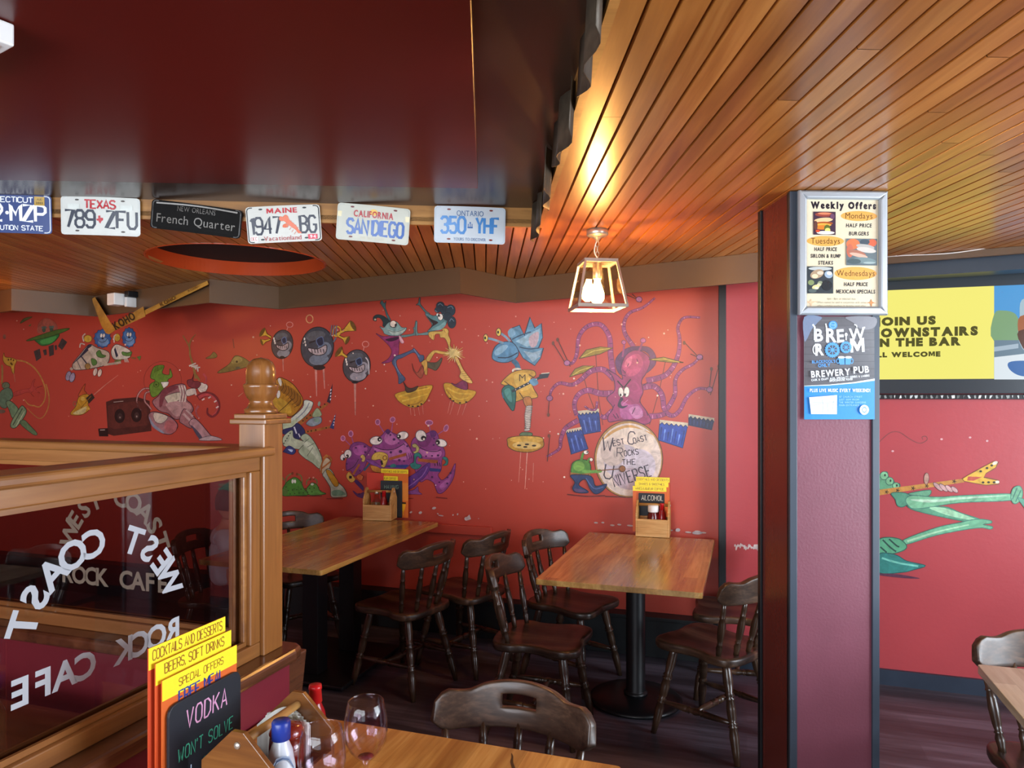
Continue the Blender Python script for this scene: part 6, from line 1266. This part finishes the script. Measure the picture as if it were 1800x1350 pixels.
p.poly('680,1050 730,930 820,1000 850,1060 800,1130 720,1090', '9c6a6c', edge='3a2430', ew=6); p.line('720,980 800,1060', 24, 'bfa09c', False); p.line('750,940 820,1010', 20, 'bfa09c', False); p.poly('780,1080 850,1035 990,1190 1000,1215 910,1240 860,1170', 'b0868a', edge='3a2430', ew=6); p.poly('800,1100 860,1150 920,1230 880,1235', '4a4658'); p.poly('900,1235 1000,1210 1090,1230 1108,1255 900,1258', 'b9a3a4', edge='4a3a44', ew=5)
done(p, 'painted_pink_astronaut')
p = mural('l7').T(200, 560, 5.869)
p.poly('1070,555 1190,470 1250,385 1330,400 1400,450 1395,490 1280,525 1150,555', '7a6a38', edge='3a2f18', ew=5); p.poly('1220,430 1270,390 1330,420 1290,460 1220,460', '96864c'); p.ell(1270, 445, 12, 12, '3a2f18'); p.poly('1250,520 1280,495 1310,510', '5a5a4a'); p.poly('950,412 1000,380 1030,345 1065,375 1050,405', '7a6a38', edge='3a2f18', ew=4); p.line('1230,210 1242,305', 9, '7a4034', False); p.line('1285,805 1335,765', 9, 'c08a6a', False, 4)
done(p, 'painted_spaceships')
# green guitar player right of the pillar
p = mural('q'); p.fn = lambda x, y, h: Pp(x, y, WP - W * PN, W) - W * h
p.T(1300, 600, 3.6)
GR, GL_, GD = '5fa07a', '9ccfa8', '2f5f54'
p.line('880,640 950,580 1010,575 1080,620 1140,645 1185,625 1180,602 1155,605 1160,622', 5, '7a3a3c')
p.poly('880,850 930,825 945,860 975,880 985,905 1012,900 1010,930 960,960 880,930', GR, edge=GD, ew=5); 
for x, y, r_ in ((915, 850, 26), (950, 885, 25), (990, 915, 22)): p.ell(x, y, r_, r_, '79b78a', edge=GD, ew=4); p.ell(x + 5, y - 3, 6, 8, '1d3a2c')
p.line('860,960 1100,925 1420,880', 36, 'b9853c', False, 24); 
for x, y in ((930, 953), (1000, 943), (1098, 930), (1185, 915), (1358, 886)): 
    for k in range(5): a_ = R(72 * k); p.line([(x, y), (x + 13 * math.cos(a_), y + 13 * math.sin(a_))], 5, '3f2a14', False, up=False)
    p.up()
p.poly('1408,870 1440,850 1530,800 1610,758 1637,765 1620,800 1560,835 1545,860 1640,880 1640,902 1560,910 1470,895 1420,885', 'd2a838', False, edge='7a4a24', ew=5); p.poly('1440,880 1445,855 1535,858 1480,882', 'b5503c', False); p.ell(1616, 770, 18, 10, 'e6dcc8', -25); p.ell(1630, 890, 14, 9, 'e6dcc8')
for x, y in ((1525, 822), (1565, 802), (1595, 785), (1540, 893), (1575, 892), (1610, 892)): p.ell(x, y, 9, 7, '2e2a14')
p.ell(1182, 868, 16, 36, 'b08a7a', 4, edge='5a3c3a', ew=3)
for i in range(4): p.ell(1255 + i * 35, 920 + i * 6, 13, 38 - i * 4, 'c09a98', -48, edge='5a4448', ew=3)
p.poly('960,960 1050,960 1100,1000 1040,1045 1000,1040 985,1000', '4f9074', edge=GD, ew=5); p.poly('1065,965 1200,940 1205,970 1170,980', '69a884', edge=GD, ew=4)
p.poly('1050,1010 1090,975 1250,985 1420,975 1720,965 1725,1005 1400,1020 1200,1050 1100,1062', '74b48c', edge='3f7868', ew=5); p.poly('1080,1000 1250,1000 1420,985 1700,975 1400,1000 1200,1020', 'b4d8bc'); p.poly('1060,1040 1110,1060 1290,1045 1400,1085 1530,1130 1500,1150 1300,1115 1110,1070', '5a9c7c', edge='3f7868', ew=5); p.poly('1200,1055 1300,1055 1500,1130 1350,1110', '9ccfa8')
p.poly('1460,1130 1530,1125 1590,1135 1590,1150 1540,1158 1598,1172 1585,1188 1500,1180 1250,1225 1050,1285 1040,1255 1240,1180 1400,1145', '6aae88', edge='3f7868', ew=5); p.line('1060,1265 1250,1205 1450,1160', 14, 'a2d2ac', True, 8)
p.poly('1715,990 1730,930 1770,915 1790,950 1780,1000 1740,1028', '6fb088', edge='3f7868', ew=5); p.line('1725,1000 1755,925', 7, '3f7868', False); p.line('1745,1015 1780,940', 7, '3f7868', False); p.poly('1760,990 1820,1010 1860,1060 1850,1110 1800,1050', '5a9c84', edge='3f7868', ew=4)
p.poly('880,1260 930,1240 1010,1250 1055,1290 1040,1320 960,1345 880,1345', '57a27c', edge='2c5f50', ew=6); 
for a in ('905,1255 950,1300 990,1330', '945,1250 990,1290 1010,1300', '890,1300 930,1335'): p.line(a, 10, '23463f')
p.T(1300, 975, 3.6); p.poly('880,0 940,-10 1000,5 1060,40 1175,68 1100,95 1020,112 880,112', '2f7f78', edge='1a4a4c', ew=5); p.line('900,20 1000,50 1130,72', 12, '6fbfae'); p.poly('880,118 1000,122 1140,148 1050,148 880,128', '5a3048')
done(p, 'painted_green_guitarist')
# stars, chips and scuffs
p = mural('s'); rs = random.Random(3)
for i in range(150):
    x = rs.choice([rs.uniform(5, 1255), rs.uniform(440, 1000)]); y = rs.uniform(545, 860); r_ = rs.choice([.8, .8, 1, 1.3, 1.8]); p.ell(x, y, r_, r_, rs.choice(['d9a08c', 'e0b8a4', 'c98a78', 'e6cfc0']), n=8)
p.T(600, 880, 3.75)
for x, y, rx, ry in ((615, 48, 14, 8), (525, 78, 12, 9), (463, 75, 10, 6), (660, 97, 18, 4), (740, 93, 5, 6), (770, 88, 5, 7), (828, 118, 14, 13), (908, 117, 4, 3), (640, 85, 6, 4)): p.ell(x, y, rx, ry, 'c3b4b4', rs.uniform(-30, 30), 8)
p.T(0, 0, 1); p.poly('822,908 826,904 829,912 824,914', 'c3b4b4', False)
for i in range(14): p.ell(1045 + i * 15 + rs.uniform(-5, 5), 918 + i * 1.4 + rs.uniform(-2, 2), rs.uniform(2, 6), 1.5, 'b9aaa6', 5, 8)
p.ell(1192, 931, 4, 3, 'b9b4ba'); p.ell(1226, 936, 9, 3, 'a9a0a4')
done(p, 'paint_specks')
p = mural('s2'); p.fn = lambda x, y, h: Pp(x, y, WP - W * PN, W) - W * h
for i in range(22): p.ell(1292 + i * 2.4, 960 + rs.uniform(-3, 3) + i * .2, 1.6, rs.uniform(1.5, 5), 'c9bcbc', 10, 8)
for x, y in ((1655, 772), (1705, 769), (1735, 775), (1569, 793), (1660, 860)): p.ell(x, y, 2.5, 1.8, 'd0a0a4', 0, 8)
done(p, 'paint_scuffs')
